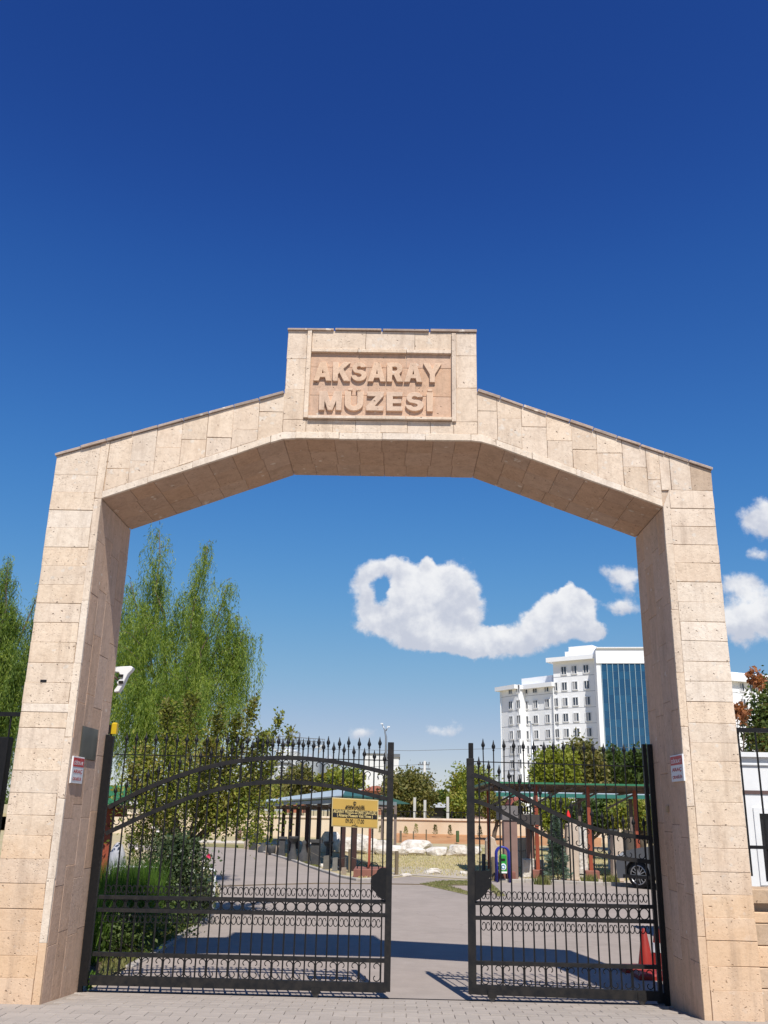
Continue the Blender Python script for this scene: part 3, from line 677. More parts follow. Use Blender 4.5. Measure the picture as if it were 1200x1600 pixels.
def mesh_scroll(kind, w, h, r=.0058):
    m = MB()
    if kind == 'pair':       # two small curls facing one another under an arch, sitting on a rail
        for s in (-1, 1):
            pts = [(s*w*.485, 0, 0), (s*w*.49, 0, h*.30)]
            for i in range(18):
                t = i/17; an = math.radians(165-t*330); f = 1 if t < .45 else 1-.62*(t-.45)/.55
                pts.append((s*(w*.25-math.cos(an)*w*.235*f), 0, h*.53+math.sin(an)*h*.44*f))
            m.tube(pts, r*.9, 4, smooth=False)
    if kind == 'hook':       # tall C: back along x=0, curls at the top and bottom towards +x
        pts = []
        R = w*.40
        for i in range(12):
            t = i/11; an = -.35*PI+t*PI*1.35; rr = R*(.45+.55*t) if t < .6 else R*(.78+.22*(t-.6)/.4)
            pts.append((R+math.cos(an)*rr*1.0, 0, h-R+math.sin(an)*rr))
        low = [(p[0], 0, h-p[2]) for p in pts][::-1]
        m.tube(pts+low, r, 4, smooth=False)
    if kind == 'ring':
        pts = [(w/2*.88*math.cos(a), 0, h/2*math.sin(a)) for a in np.linspace(0, 2*PI, 17)]; m.tube(pts, r*1.25, 4, cap=False, smooth=False)
    return m.mesh('scroll' if kind != 'ring' else 'ring', M_iron)
def mesh_finial():
    m = MB(); m.lathe((0, 0, 0), [(.009, 0), (.013, .008), (.008, .016), (.021, .040), (.019, .055), (.010, .075), (.0035, .105), (.003, .112)], 7, smooth=True); return m.mesh('finial', M_iron)
ME_F = mesh_finial()
def build_leaf(name, label, px0, px1, yb0, yb1, U, Lo, nb, mids, stile_side, toprail, tops, xend=None):
    """px0..px1 inner ends at the bottom; rails given as pixel heights at both ends"""
    xa, xb = xl_(px0, yb0), (xend or xl_(px1, yb1))
    G = thing(name, label, 'gate', ((xa+xb)/2, GY, GZ))
    zat = lambda pr, x: np.interp(x, [xa, xb], [zl_(px0, pr[0]), zl_(px1, pr[1])])
    pu = lambda x: float(np.polyval(U, x)); pl = lambda x: float(np.polyval(Lo, x))
    up1, up2, low, bot = mids
    sp = (xb-xa)/nb; xsb = [xa+sp*(i+.5) for i in range(nb)]
    yf, yb = GY-.016, GY+.016
    X = np.linspace(xa, xb, 26)
    MB().strip([(x, pu(x)) for x in X], .042, yf-.006, yb+.006).build('curved_rail', M_iron2, G)
    MB().strip([(x, pl(x)) for x in X], .040, yf-.006, yb+.006).build('curved_rail', M_iron2, G)
    for pr, h, nm in ((up1, .034, 'middle_rail'), (up2, .034, 'middle_rail'), (low, .036, 'lower_rail'), (bot, .085, 'bottom_rail')):
        MB().strip([(x, zat(pr, x)) for x in (xa, xb)], h, yf-.008, yb+.008).build(nm, M_iron2, G)
    MB().strip([(x, zat(toprail, x)) for x in (xa, xb)], .010, GY-.006, GY+.006).build('thin_rail', M_iron, G)
    zb0 = zat(bot, xa)+.04
    for i, x in enumerate(xsb):
        z0 = zat(bot, x)+.035; z1 = pu(x)+.085; m = MB(); m.bx(x-.0068, x+.0068, GY-.0068, GY+.0068, z0, z1); 
        o = m.build('bar', M_iron, G)
        link('finial', ME_F, o, local=(x-G.location.x, 0, z1-GZ)).rotation_euler = (random.uniform(-.03, .03), random.uniform(-.04, .04), 0)
    for i in range(nb+1):
        x = xa+sp*i
        if x-xa < .03 or xb-x < .03: continue
        z0 = pu(x); z1 = zat(tops, x)+random.uniform(-.008, .008)
        if z1-z0 < .03: continue
        dx = random.uniform(-.006, .006)
        m = MB(); m.bar((x, GY, z0), (x+dx, GY, z1), .011, .011); o = m.build('picket', M_iron, G)
        link('finial', ME_F, o, local=(x+dx-G.location.x, 0, z1-GZ))
    # scroll work
    z1c, z2c = zat(up1, (xa+xb)/2), zat(up2, (xa+xb)/2); rh = (z1c-z2c)-.032
    me_r = mesh_scroll('ring', sp, rh); me_p = mesh_scroll('pair', sp*.96, .098)
    hh = zat(low, (xa+xb)/2)-zat(bot, (xa+xb)/2)-.060; me_h = mesh_scroll('hook', sp*.9, hh)
    hu = float(np.mean([pu(x)-pl(x) for x in X]))-.045; me_u = mesh_scroll('hook', sp*.9, hu)
    for i in range(nb-1):
        x = xsb[i]+sp/2; loc = lambda z: (x-G.location.x, 0, z-GZ)
        link('ring', me_r, G, local=loc((zat(up1, x)+zat(up2, x))/2))
        link('scroll', me_p, G, local=loc(zat(up1, x)+.016))
        o = link('scroll', me_p, G, local=loc(zat(up2, x)-.016)); o.rotation_euler = (0, PI, 0)
        for me, zc, h in ((me_h, (zat(low, x)+zat(bot, x))/2+.013, hh), (me_u, (pu(x)+pl(x))/2, hu)):
            left = (i % 2 == 0)
            o = link('scroll', me, G, local=((x-sp*.43 if left else x+sp*.43)-G.location.x, 0, (zc-h/2 if left else zc-h/2)-GZ))
            if not left: o.rotation_euler = (0, 0, PI)
    return G, xa, xb, zat
LG, lxa, lxb, lzat = build_leaf('iron_gate', 'wider black wrought iron gate leaf left of the gap, arched rails and gold sign', 140, 603, 1541, 1542, LU, LL, 27, ((1401, 1409), (1421, 1430), (1490, 1501), (1531, 1543)), 1, (1178, 1188), (1160, 1170))
RG, rxa, rxb, rzat = build_leaf('iron_gate', 'narrower black wrought iron gate leaf right of the gap, rails sweeping down to the pillar', 744, 1022, 1546, 1552, RU, RL, 17, ((1411, 1417), (1434, 1440), (1504, 1511), (1546, 1556)), -1, (1190, 1198), (1172, 1180), xend=2.765)
def post(G, pxt, yt, pxb, yb, w, d, name='stile', mat=M_iron, dy=0, ground=False):
    x = (xl_(pxt, yt)+xl_(pxb, yb))/2; z1 = zl_(pxt, yt); z0 = GZ if ground else zl_(pxb, yb)
    m = MB(); m.slab([(x-w/2, GY-d/2+dy, z0), (x+w/2, GY-d/2+dy, z0), (x+w/2, GY+d/2+dy, z0), (x-w/2, GY+d/2+dy, z0)], (0, 0, 1), z1-z0, .003); return m.build(name, mat, G)
post(LG, 611, 1160, 604.5, 1549, .064, .06, mat=M_iron2)
post(LG, 170, 1150, 138, 1540, .05, .05)
post(RG, 735, 1185, 738, 1553, .075, .06, mat=M_iron2)
post(RG, 735.5, 1161, 736, 1200, .048, .045, name='stile_top', dy=.0)
m = MB(); m.slab([(2.748, GY-.025, zl_(1015, 1560)), (2.785, GY-.025, zl_(1015, 1560)), (2.785, GY+.025, zl_(1015, 1560)), (2.748, GY+.025, zl_(1015, 1560))], (0, 0, 1), zl_(1012, 1163)-zl_(1015, 1560), .003); m.build('stile', M_iron, RG)
# rivets on the meeting stiles
for G, px, y0, y1 in ((LG, 608, 1180, 1530), (RG, 738, 1210, 1540)):
    m = MB()
    for y in np.arange(y0, y1, 9): 
        x, z = xl_(px+ (y-1360)*(-.017 if G is LG else .0), y), zl_(px, y); m.lathe((x, 0, 0), [(.0045, 0), (.0001, .003)], 5)
        k = len(m.v)-0
        n_ = 5*2+5*2
        for j in range(len(m.v)-n_, len(m.v)):
            vx, vy, vz = m.v[j]; m.v[j] = (vx, GY-.031-vz, z+vy)
    m.build('rivets', M_iron2, G)
# lock plates with scalloped edge
def lock_plate(G, pts, pins):
    P = [(xl_(x, y), GY-.034, zl_(x, y)) for x, y in pts]; m = MB()
    c = np.mean(np.array(P), 0)
    m.slab(P, (0, -1, 0), .006, 0); m.build('lock_plate', M_iron, G)
lock_plate(LG, [(604, 1356), (596, 1355), (590, 1359), (588, 1364), (583, 1367), (580, 1372), (579, 1378), (582, 1384), (581, 1389), (586, 1393), (590, 1399), (596, 1404), (603, 1406)], 0)
lock_plate(RG, [(742, 1360), (765, 1360), (767, 1366), (764, 1372), (768, 1379), (766, 1386), (761, 1391), (757, 1397), (751, 1403), (742, 1408)], 0)
# wheels
for G, px, py in ((LG, 493, 1556), (RG, 769, 1559), (RG, 1003, 1563)):
    x = xl_(px, py); y = GY; r = .033
    m = MB(); zt_ = max(zl_(px, py-13), GZ+.09); m.slab([(x-.042, y-.035, GZ+.04), (x-.042, y-.028, GZ+.04), (x-.042, y-.028, zt_-.01), (x-.042, y+.028, zt_-.01), (x-.042, y+.028, GZ+.04), (x-.042, y+.035, GZ+.04), (x-.042, y+.035, zt_), (x-.042, y-.035, zt_)], (1, 0, 0), .084); o = m.build('wheel_bracket', M_iron2, G)
    m = MB(); vs = []
    for yy, rr in ((-.014, r*.8), (-.012, r), (.012, r), (.014, r*.8)):
        for k in range(14): vs.append((x+rr*math.cos(k*PI/7), y+yy, GZ+r+.006+rr*math.sin(k*PI/7)))
    fs = [(j*14+k, j*14+(k+1) % 14, (j+1)*14+(k+1) % 14, (j+1)*14+k) for j in range(3) for k in range(14)]+[tuple(range(14)), tuple(range(42, 56))]
    m.add(vs, fs); m.build('wheel', plain('dull_steel', (.22, .20, .17), (.12, .10, .08), 20, .5), o)
# gate posts fixed to the pillars
m = MB(); x = xl_(1031, 1400); m.slab([(2.80, GY-.025, GZ), (2.845, GY-.025, GZ), (2.845, GY+.02, GZ), (2.80, GY+.02, GZ)], (0, 0, 1), zl_(1016, 1163)-GZ, .004)
m.bx(2.735, 2.80, GY-.02, GY+.02, GZ+.02, GZ+.11)
tag(m.build('gate_post', M_iron, None, (2.83, GY, GZ)), 'black steel post against the back of the right stone pillar', 'post')
m = MB(); m.slab([(-2.848, GY-.02, GZ), (-2.808, GY-.02, GZ), (-2.808, GY+.02, GZ), (-2.848, GY+.02, GZ)], (0, 0, 1), zl_(172, 1148)-GZ, .004)
tag(m.build('gate_post', M_iron, None, (-2.82, GY, GZ)), 'black steel post at the left end of the gate, yellow box above it', 'post')

# gold opening-hours sign hung on the left leaf
SY = GY-.045
tl, tr, bl, br = [np.array(onY(x, y, SY)) for x, y in ((519, 1246), (591.5, 1250), (518, 1291), (590.5, 1295))]
S = thing('hours_sign', 'gold and black metal sign with museum visiting hours wired to the left gate leaf', 'sign', (tl+br)/2-np.array([0, 0, .15]))
def qd(u, v, y): # u,v in 0..1 from the top-left corner
    p = tl*(1-u)*(1-v)+tr*u*(1-v)+bl*(1-u)*v+br*u*v; return np.array([p[0], y, p[2]])
MB().slab([qd(0, 0, SY), qd(1, 0, SY), qd(1, 1, SY), qd(0, 1, SY)], (0, -1, 0), .010, .002).build('frame', plain('sign_frame', (.62, .50, .25), (.5, .4, .2), 9, .4), S)
MB().slab([qd(.02, .035, SY-.010), qd(.98, .035, SY-.010), qd(.98, .965, SY-.010), qd(.02, .965, SY-.010)], (0, -1, 0), .003).build('panel', M_gold, S)
MB().slab([qd(.02, .40, SY-.013), qd(.98, .40, SY-.013), qd(.98, .68, SY-.013), qd(.02, .68, SY-.013)], (0, -1, 0), .002).build('band', M_blk, S)
xd = tuple(tr-tl); yy = SY-.0155
M_goldt = plain('gold_print', (.72, .55, .22), rough=.5)
hS = float(np.linalg.norm(tl-bl)); wS = float(np.linalg.norm(tr-tl))
for body, v, sz, mt, wfrac in (('AKSARAY VALİLİĞİ', .285, .075, M_blk, .40), ('MÜZE MÜDÜRLÜĞÜ', .345, .075, M_blk, .42), ('AKSARAY MÜZESİ ZİYARET SAATLERİ', .475, .125, M_goldt, .92), ('( Aksaray Museum Visit Times )', .60, .11, M_goldt, .76), ('09.00 / 17.00', .79, .15, M_blk, .40)):
    o = text_obj('lettering', body, hS*sz*1.35, .0006, mt, S, (0, 0, 0), bold=.0008)
    co = np.array([p.co[:] for p in o.data.vertices]); wd = co[:, 0].max()-co[:, 0].min(); sxx = wfrac*wS/wd
    off = world_of(S); c = qd(.5, v, yy-(.002 if mt is M_goldt else 0))
    x = Vector(xd).normalized(); u = Vector((0, 0, 1)); 
    o.data.transform(Matrix.Translation(Vector(off)))
    o.data.transform(Matrix(((x.x*sxx, 0, 0, c[0]-off[0]), (0, 1, 0, c[1]-off[1]), (x.z*sxx, 0, 1, c[2]-off[2]), (0, 0, 0, 1))))
# small emblems printed on it
m = MB(); c = qd(.49, .155, yy); m.tube([(c[0]+.014*math.cos(a), yy, c[2]+.014*math.sin(a)) for a in np.linspace(0, 2*PI, 13)], .003, 4); m.tube([(c[0]-.008, yy, c[2]-.02), (c[0]+.008, yy, c[2]-.02)], .0022, 4)
m.tube([(c[0], yy, c[2]+.01), (c[0], yy, c[2]-.008)], .004, 4); m.build('emblem', M_blk, S)
m = MB(); c = qd(.5, .91, yy); m.tube([(c[0]-.03, yy, c[2]-.008), (c[0]-.008, yy, c[2]), (c[0], yy, c[2]-.006), (c[0]+.03, yy, c[2]-.01)], .0024, 4); m.tube([(c[0]+.0, yy, c[2]-.002), (c[0]+.01, yy, c[2]+.014)], .003, 4); m.build('emblem', M_blk, S)

# red-and-white warning signs on the reveals
def warn(label, side, pts4):
    """pts4: tl,tr,br,bl photo points on the reveal plane x = side*XI"""
    X = side*(XI-.004)
    def onX(px, py):
        d = ray(px, py); return EYE+d*(X-EYE[0])/d[0]
    P = [onX(*p) for p in pts4]; y0, y1 = (P[0][1]+P[3][1])/2, (P[1][1]+P[2][1])/2
    z1, z0 = (P[0][2]+P[1][2])/2, (P[2][2]+P[3][2])/2
    if y0 > y1: y0, y1 = y1, y0
    G = thing('warning_sign', label, 'sign', (X, (y0+y1)/2, z0))
    n = -side; xb = lambda t: X+n*t
    MB().slab([(X, y0, z0), (X, y1, z0), (X, y1, z1), (X, y0, z1)], (n, 0, 0), .014, .002).build('board', M_white, G)
    zr_ = z1-(z1-z0)*.38; m_ = .012
    MB().slab([(xb(.014), y0+m_, zr_), (xb(.014), y1-m_, zr_), (xb(.014), y1-m_, z1-m_), (xb(.014), y0+m_, z1-m_)], (n, 0, 0), .002).build('red_field', M_red, G)
    xdir = (0, 1, 0) if side < 0 else (0, -1, 0)
    for body, zc, mt, h in (('DİKKAT', (zr_+z1-m_)/2, M_white, .19), ('ARAÇ', z0+(z1-z0)*.43, M_red, .17), ('ÇIKABİLİR', z0+(z1-z0)*.17, M_red, .17)):
        o = text_obj('lettering', body, 1.0, .0, mt, G, (0, 0, 0), bold=.02)
        off = world_of(G); o.data.transform(Matrix.Translation(Vector(off)))
        co = np.array([p.co[:] for p in o.data.vertices]); wd = np.ptp(co[:, 0]); hd = np.ptp(co[:, 2])
        a = (y1-y0)*.78/wd; b = (z1-z0)*h/hd; c_ = (co[:, 0].max()+co[:, 0].min())/2; cz = (co[:, 2].max()+co[:, 2].min())/2
        px_ = xb(.0165)
        o.data.transform(Matrix(((0, 0, 0, px_-off[0]), (a*xdir[1], 0, 0, (y0+y1)/2-off[1]-a*c_*xdir[1]), (0, 0, b, zc-off[2]-b*cz), (0, 0, 0, 1))))
    return G
warn('red and white vehicle exit warning sign below the dull plaque on the left reveal', -1, ((113, 1181), (131, 1184), (125, 1225), (108, 1223)))
warn('red and white vehicle exit warning sign on the shaded reveal of the right pillar', 1, ((1068, 1178), (1049, 1181), (1052, 1222), (1071, 1220)))
def onX(px, py, X):
    d = ray(px, py); return EYE+d*(X-EYE[0])/d[0]
P = [onX(x, y, -XI+.003) for x, y in ((128, 1134), (152, 1140), (148, 1190), (124, 1183))]
y0, y1 = (P[0][1]+P[3][1])/2, (P[1][1]+P[2][1])/2; z1, z0 = (P[0][2]+P[1][2])/2, (P[2][2]+P[3][2])/2
tag(MB().slab([(-XI+.003, y0, z0), (-XI+.003, y1, z0), (-XI+.003, y1, z1), (-XI+.003, y0, z1)], (1, 0, 0), .008, .002).build('plaque', M_plq, None, (-XI, y0, z0)), 'dull grey green metal plaque on the left reveal above the warning sign', 'plaque')
# small socket box on the right reveal
p = onX(1044, 1264, XI-.003); tag(MB().slab([(XI-.003, p[1]-.02, p[2]-.03), (XI-.003, p[1]+.02, p[2]-.03), (XI-.003, p[1]+.02, p[2]+.03), (XI-.003, p[1]-.02, p[2]+.03)], (-1, 0, 0), .02, .004).build('switch_box', plain('beige_plastic', (.45, .33, .2)), None, p), 'small beige switch box on the right reveal below the warning sign', 'switch box')

# white bracketed device at the back edge of the left pillar
q = onY(190, 1058, DEP+.06); DVC = thing('floodlight', 'white wedge shaped bracket lamp sticking out behind the left pillar above the gate', 'lamp', (q[0], q[1], q[2]-.12))
def onp(x, y, Y): return tuple(onY(x, y, Y))
Yd = DEP+.05
prof = [(179, 1044), (208, 1042.5), (211, 1045), (209, 1049), (203, 1055), (199, 1063), (194, 1074), (189, 1082), (182, 1083), (182, 1080), (188, 1072), (186, 1068), (193, 1060), (189, 1052), (180, 1051)]
MB().slab([onp(x, y, Yd+.06) for x, y in prof], (0, -1, 0), .09, .004).build('housing', M_white, DVC)
m = MB()
for y in (1056, 1066): 
    p = np.array(onp(189, y, Yd-.035)); m.box(p, (.05, .02, .03))
m.build('lens', M_blk, DVC)
m = MB(); m.tube([onp(171, 1053, DEP-.02), onp(178, 1057, DEP+.02), onp(184, 1062, Yd)], .012, 6); m.tube([onp(172, 1048, DEP-.01), onp(172, 1060, DEP-.01)], .018, 6); m.build('bracket', plain('brown_steel', (.12, .08, .07), (.2, .13, .1), 20, .6), DVC)
Yb = 1.25
q = np.array(onY(180, 1136, Yb)); BX = thing('warning_beacon', 'yellow beacon box with black back on top of the left gate post', 'beacon', q-np.array([0, 0, .09]))
m = MB(); a = onp(176, 1129, Yb); b = onp(182, 1147, Yb); m.slab([(a[0], Yb-.02, b[2]), (b[0], Yb-.02, b[2]), (b[0], Yb+.04, b[2]), (a[0], Yb+.04, b[2])], (0, 0, 1), a[2]-b[2], .012); m.build('housing', plain('yellow_plastic', (.62, .42, .015), (.55, .36, .02), 5, .4), BX)
m = MB(); a2 = onp(171, 1133, Yb); m.bx(a2[0], a[0]-.001, Yb-.05, Yb+.03, b[2], a2[2]); m.build('back_box', M_blk, BX)
m = MB(); m.bar((a[0], Yb, b[2]), (a[0]-.01, Yb, b[2]-.25), .018); m.build('stem', M_iron, BX)

# ================================================================== SIDE WALLS AND FENCES
def side_fence(name, label, x0, x1, Y, ztop, zlow, sp, postx=None):
    G = thing(name, label, 'fence', ((x0+x1)/2, Y, zlow-.3))
    MB().bx(x0, x1, Y-.02, Y+.02, ztop-.02, ztop+.02).build('rail', M_iron, G); MB().bx(x0, x1, Y-.02, Y+.02, zlow-.015, zlow+.015).build('rail', M_iron, G)
    m = MB(); m.bx(-.007, .007, -.007, .007, zlow-.25, ztop+.0); me = m.mesh('bar', M_iron)
    x = x0+sp*.5
    while x < x1: link('bar', me, G, local=(x-G.location.x, 0, -G.location.z)); x += sp
    return G
# right: low stone wall, coping, fence, cabin behind
RWY = .12
zt = float(onY(1185, 1389, RWY)[2])
RWL = thing('stone_wall', 'low tan stone wall running right from the right pillar, below the black railing', 'wall', (4.9, RWY+.15, 0))
MB().bx(3.39, 6.6, RWY+.03, RWY+.30, -.1, zt-.19).build('wall_core', M_mor, RWL)
MB().bx(3.39, 6.6, RWY+.10, RWY+.28, zt-.19, zt-.115).build('recessed_band', M_mor, RWL)
zc = [-.1, .17, .38, .58, zt-.19]
zc = [-.1]+[float(onY(1190, y, RWY)[2]) for y in (1545, 1512, 1478, 1443)]+[zt-.19]
for i in range(len(zc)-1):
    x = 3.385-(0.0)
    k = 0
    while x < 6.5:
        w = random.uniform(.5, .7) if k else (.35 if i % 2 else .55); k += 1
        m = MB(); m.slab([(x+.003, RWY+.032, zc[i]+.003), (min(x+w, 6.6)-.003, RWY+.032, zc[i]+.003), (min(x+w, 6.6)-.003, RWY+.032, zc[i+1]-.003), (x+.003, RWY+.032, zc[i+1]-.003)], (0, -1, 0), .032+random.uniform(0, .012), .007)
        m.build('stone', M_low if random.random() < .5 else M_st, RWL); x += w
x = 3.385
while x < 6.5:
    m = MB(); m.slab([(x+.002, RWY-.03, zt-.115), (x+.75, RWY-.03, zt-.115), (x+.75, RWY+.33, zt-.115), (x+.002, RWY+.33, zt-.115)], (0, 0, 1), .115, .008); m.build('coping_slab', M_low, RWL); x += .76
FY = RWY+.16
side_fence('railing', 'black railing on the low wall right of the right pillar', 3.40, 6.6, FY, float(onY(1180, 1141, FY)[2]), float(onY(1190, 1324, FY)[2]), .165)
LWY = .45
side_fence('railing', 'black railing left of the left pillar in front of the willow', -6.6, -3.40, LWY, float(onY(15, 1116, LWY)[2]), .15, .16)
m = MB(); a = onY(10, 1152, LWY+.12); m.slab([(a[0]-.055, LWY+.06, GZ), (a[0]+.055, LWY+.06, GZ), (a[0]+.055, LWY+.17, GZ), (a[0]-.055, LWY+.17, GZ)], (0, 0, 1), a[2]-GZ, .006)
tag(m.build('fence_post', M_iron, None, (a[0], LWY+.11, GZ)), 'thick black square post just behind the railing left of the left pillar', 'post')
# cabin
CY = 3.6
cxl = float(onY(1150, 1300, CY)[0]); ct = float(onY(1180, 1183, CY)[2])
CB = thing('guard_cabin', 'white prefab guard cabin with dark window behind the railing at the right edge', 'cabin', (cxl+1.5, CY+1, GZ))
zw1 = float(onY(1180, 1262, CY)[2]); zw0 = float(onY(1185, 1383, CY)[2]); xw0 = float(onY(1176, 1262, CY)[0])
mb = MB(); mb.bx(cxl, xw0-.0, CY, CY+2.2, GZ, ct); mb.bx(xw0, xw0+1.3, CY, CY+2.2, zw1, ct); mb.bx(xw0, xw0+1.3, CY, CY+2.2, GZ, zw0); mb.bx(xw0+1.3, xw0+2, CY, CY+2.2, GZ, ct); mb.build('wall', M_white, CB)
fw = .07; m = MB(); m.bx(xw0, xw0+fw, CY-.02, CY+.05, zw0, zw1); m.bx(xw0+1.3-fw, xw0+1.3, CY-.02, CY+.05, zw0, zw1); m.bx(xw0+fw, xw0+1.3-fw, CY-.02, CY+.05, zw1-fw, zw1); m.bx(xw0+fw, xw0+1.3-fw, CY-.02, CY+.05, zw0, zw0+.04); wf = m.build('window', M_white, CB)
m = MB(); m.bx(xw0+fw, xw0+1.3-fw, CY+.03, CY+.035, zw0+.04, zw1-fw); m.build('pane', plain('dark_glass', (.008, .009, .012), (.02, .02, .022), 3, .12, spec=.6, stretch=(9, 1, .4)), wf)
zs = float(onY(1180, 1237, CY)[2]); MB().bx(cxl-.01, xw0+2.01, CY-.012, CY, zs-.03, zs+.015).build('brown_band', plain('brown_trim', (.13, .08, .07)), CB)
zs = float(onY(1180, 1195, CY)[2]); MB().bx(cxl-.04, xw0+2.03, CY-.05, CY+2.25, ct, ct+.06).build('roof', M_white, CB); MB().bx(cxl-.01, xw0+2.0, CY-.02, CY, zs-.012, zs+.0).build('seam', plain('grey_trim', (.4, .4, .4)), CB)
#PART2
# ================================================================== PLANTS
M_bark = plain('bark', (.09, .065, .045), (.15, .115, .085), 14, .95, .8, .02, 30, stretch=(1, 1, .25))
M_wil = leafmat('willow_leaf', [(.13, .19, .03), (.24, .33, .055), (.36, .44, .085), (.46, .50, .14)], .55)
M_wil2 = leafmat('willow_leaf_dark', [(.09, .15, .03), (.16, .24, .05), (.24, .33, .075)], .5)
M_yel = leafmat('yellowing_leaf', [(.08, .13, .028), (.16, .21, .04), (.28, .31, .06), (.42, .40, .09), (.30, .22, .07)], .5)
M_oak = leafmat('brown_green_leaf', [(.065, .08, .022), (.13, .14, .038), (.22, .20, .06), (.28, .21, .08)], .35)
M_grn = leafmat('mid_green_leaf', [(.04, .065, .015), (.075, .115, .026), (.13, .17, .04)], .35)
M_brt = leafmat('lime_leaf', [(.13, .17, .02), (.24, .27, .04), (.36, .36, .06)], .45)
M_ros = leafmat('rose_leaf', [(.03, .05, .022), (.055, .085, .035), (.09, .12, .05), (.15, .13, .06)], .25, .4)
M_gra = leafmat('grass_leaf', [(.04, .09, .012), (.09, .17, .02), (.15, .25, .035)], .45)
M_gd = leafmat('dull_grass_leaf', [(.12, .15, .04), (.20, .21, .07), (.34, .29, .13)], .35)
M_dry = leafmat('dry_grass_leaf', [(.55, .46, .24), (.66, .57, .33), (.44, .42, .18)], .35)
M_con = leafmat('blue_conifer', [(.09, .14, .11), (.16, .22, .18), (.25, .31, .26)], .25)
M_dcon = leafmat('dark_conifer', [(.018, .03, .014), (.035, .055, .02)], .15)
M_aut = leafmat('autumn_leaf', [(.04, .06, .015), (.07, .10, .025), (.12, .16, .04), (.10, .13, .03), (.36, .14, .05)], .35)
M_org = leafmat('rust_leaf', [(.30, .10, .04), (.42, .17, .07), (.22, .08, .03)], .35)

def branch_mesh(mb, a, b, r0, r1, wob=.08, n=5, sides=6):
    a = np.array(a, float); b = np.array(b, float); ln = np.linalg.norm(b-a)
    pts = [a+(b-a)*t+rng.normal(size=3)*wob*ln*math.sin(PI*t)*.5 for t in np.linspace(0, 1, n)]
    mb.tube(pts, list(np.linspace(r0, r1, n)), sides); return pts
def tree(name, label, base, blobs, nleaf, lsize, mat, trunk_r=.12, cat='tree', group=None, asp=.55, up=.3, clump=.22, per=22, limbs=9, top=None, hollow=.35, trunk_top=None):
    """blobs: list of (centre xyz, radii xyz) in metres; leaves gather into clumps spread through them"""
    base = np.array(base, float); G = thing(name, label, cat, base, group)
    vol = np.array([np.prod(r) for _, r in blobs]); vol = vol/vol.sum(); nc = max(8, nleaf//per)
    idx = rng.choice(len(blobs), nc, p=vol); C_ = np.array([b[0] for b in blobs], float)[idx]; R_ = np.array([b[1] for b in blobs], float)[idx]
    d = rng.normal(size=(nc, 3)); d /= np.linalg.norm(d, axis=1)[:, None]; rr = (hollow+(1-hollow)*rng.random(nc)**.6)
    rr *= 1+.10*rng.normal(size=nc)
    cc = C_+d*R_*rr[:, None]
    sz = clump*np.mean(R_, axis=1)
    P = np.repeat(cc, per, 0)+rng.normal(size=(nc*per, 3))*np.repeat(sz, per)[:, None]*np.array([1, 1, .75])
    P = P[P[:, 2] > base[2]+.05]
    Lf = leaves(P-base, lsize, mat, 'crown', asp, up=up)
    mb = MB(); cen = np.average([b[0] for b in blobs], axis=0, weights=vol); zt = trunk_top if trunk_top else base[2]+(cen[2]-base[2])*.75
    tp = branch_mesh(mb, base, (cen[0]*.6+base[0]*.4, cen[1]*.6+base[1]*.4, zt), trunk_r, trunk_r*.6, .05, 6, 8)
    for k in range(limbs):
        b = blobs[k % len(blobs)]; e = np.array(b[0])+rng.normal(size=3)*np.array(b[1])*.42; s0 = tp[-1-(k % 3)]
        branch_mesh(mb, s0, e, trunk_r*.45, trunk_r*.08, .12, 5, 5)
    mb.build('trunk', M_bark, G); link('crown', Lf, G)
    return G
def blob(px, py, Y, rx, ry, rd=None):
    c = onY(px, py, Y); k = mpp(c); rx_, rz_ = rx*k, ry*k; return (tuple(c), (rx_, rd or rx_, rz_))
def gnd(px, Y, z=GZ):
    p = onY(px, 1280, Y); return (p[0]-0, Y, z)

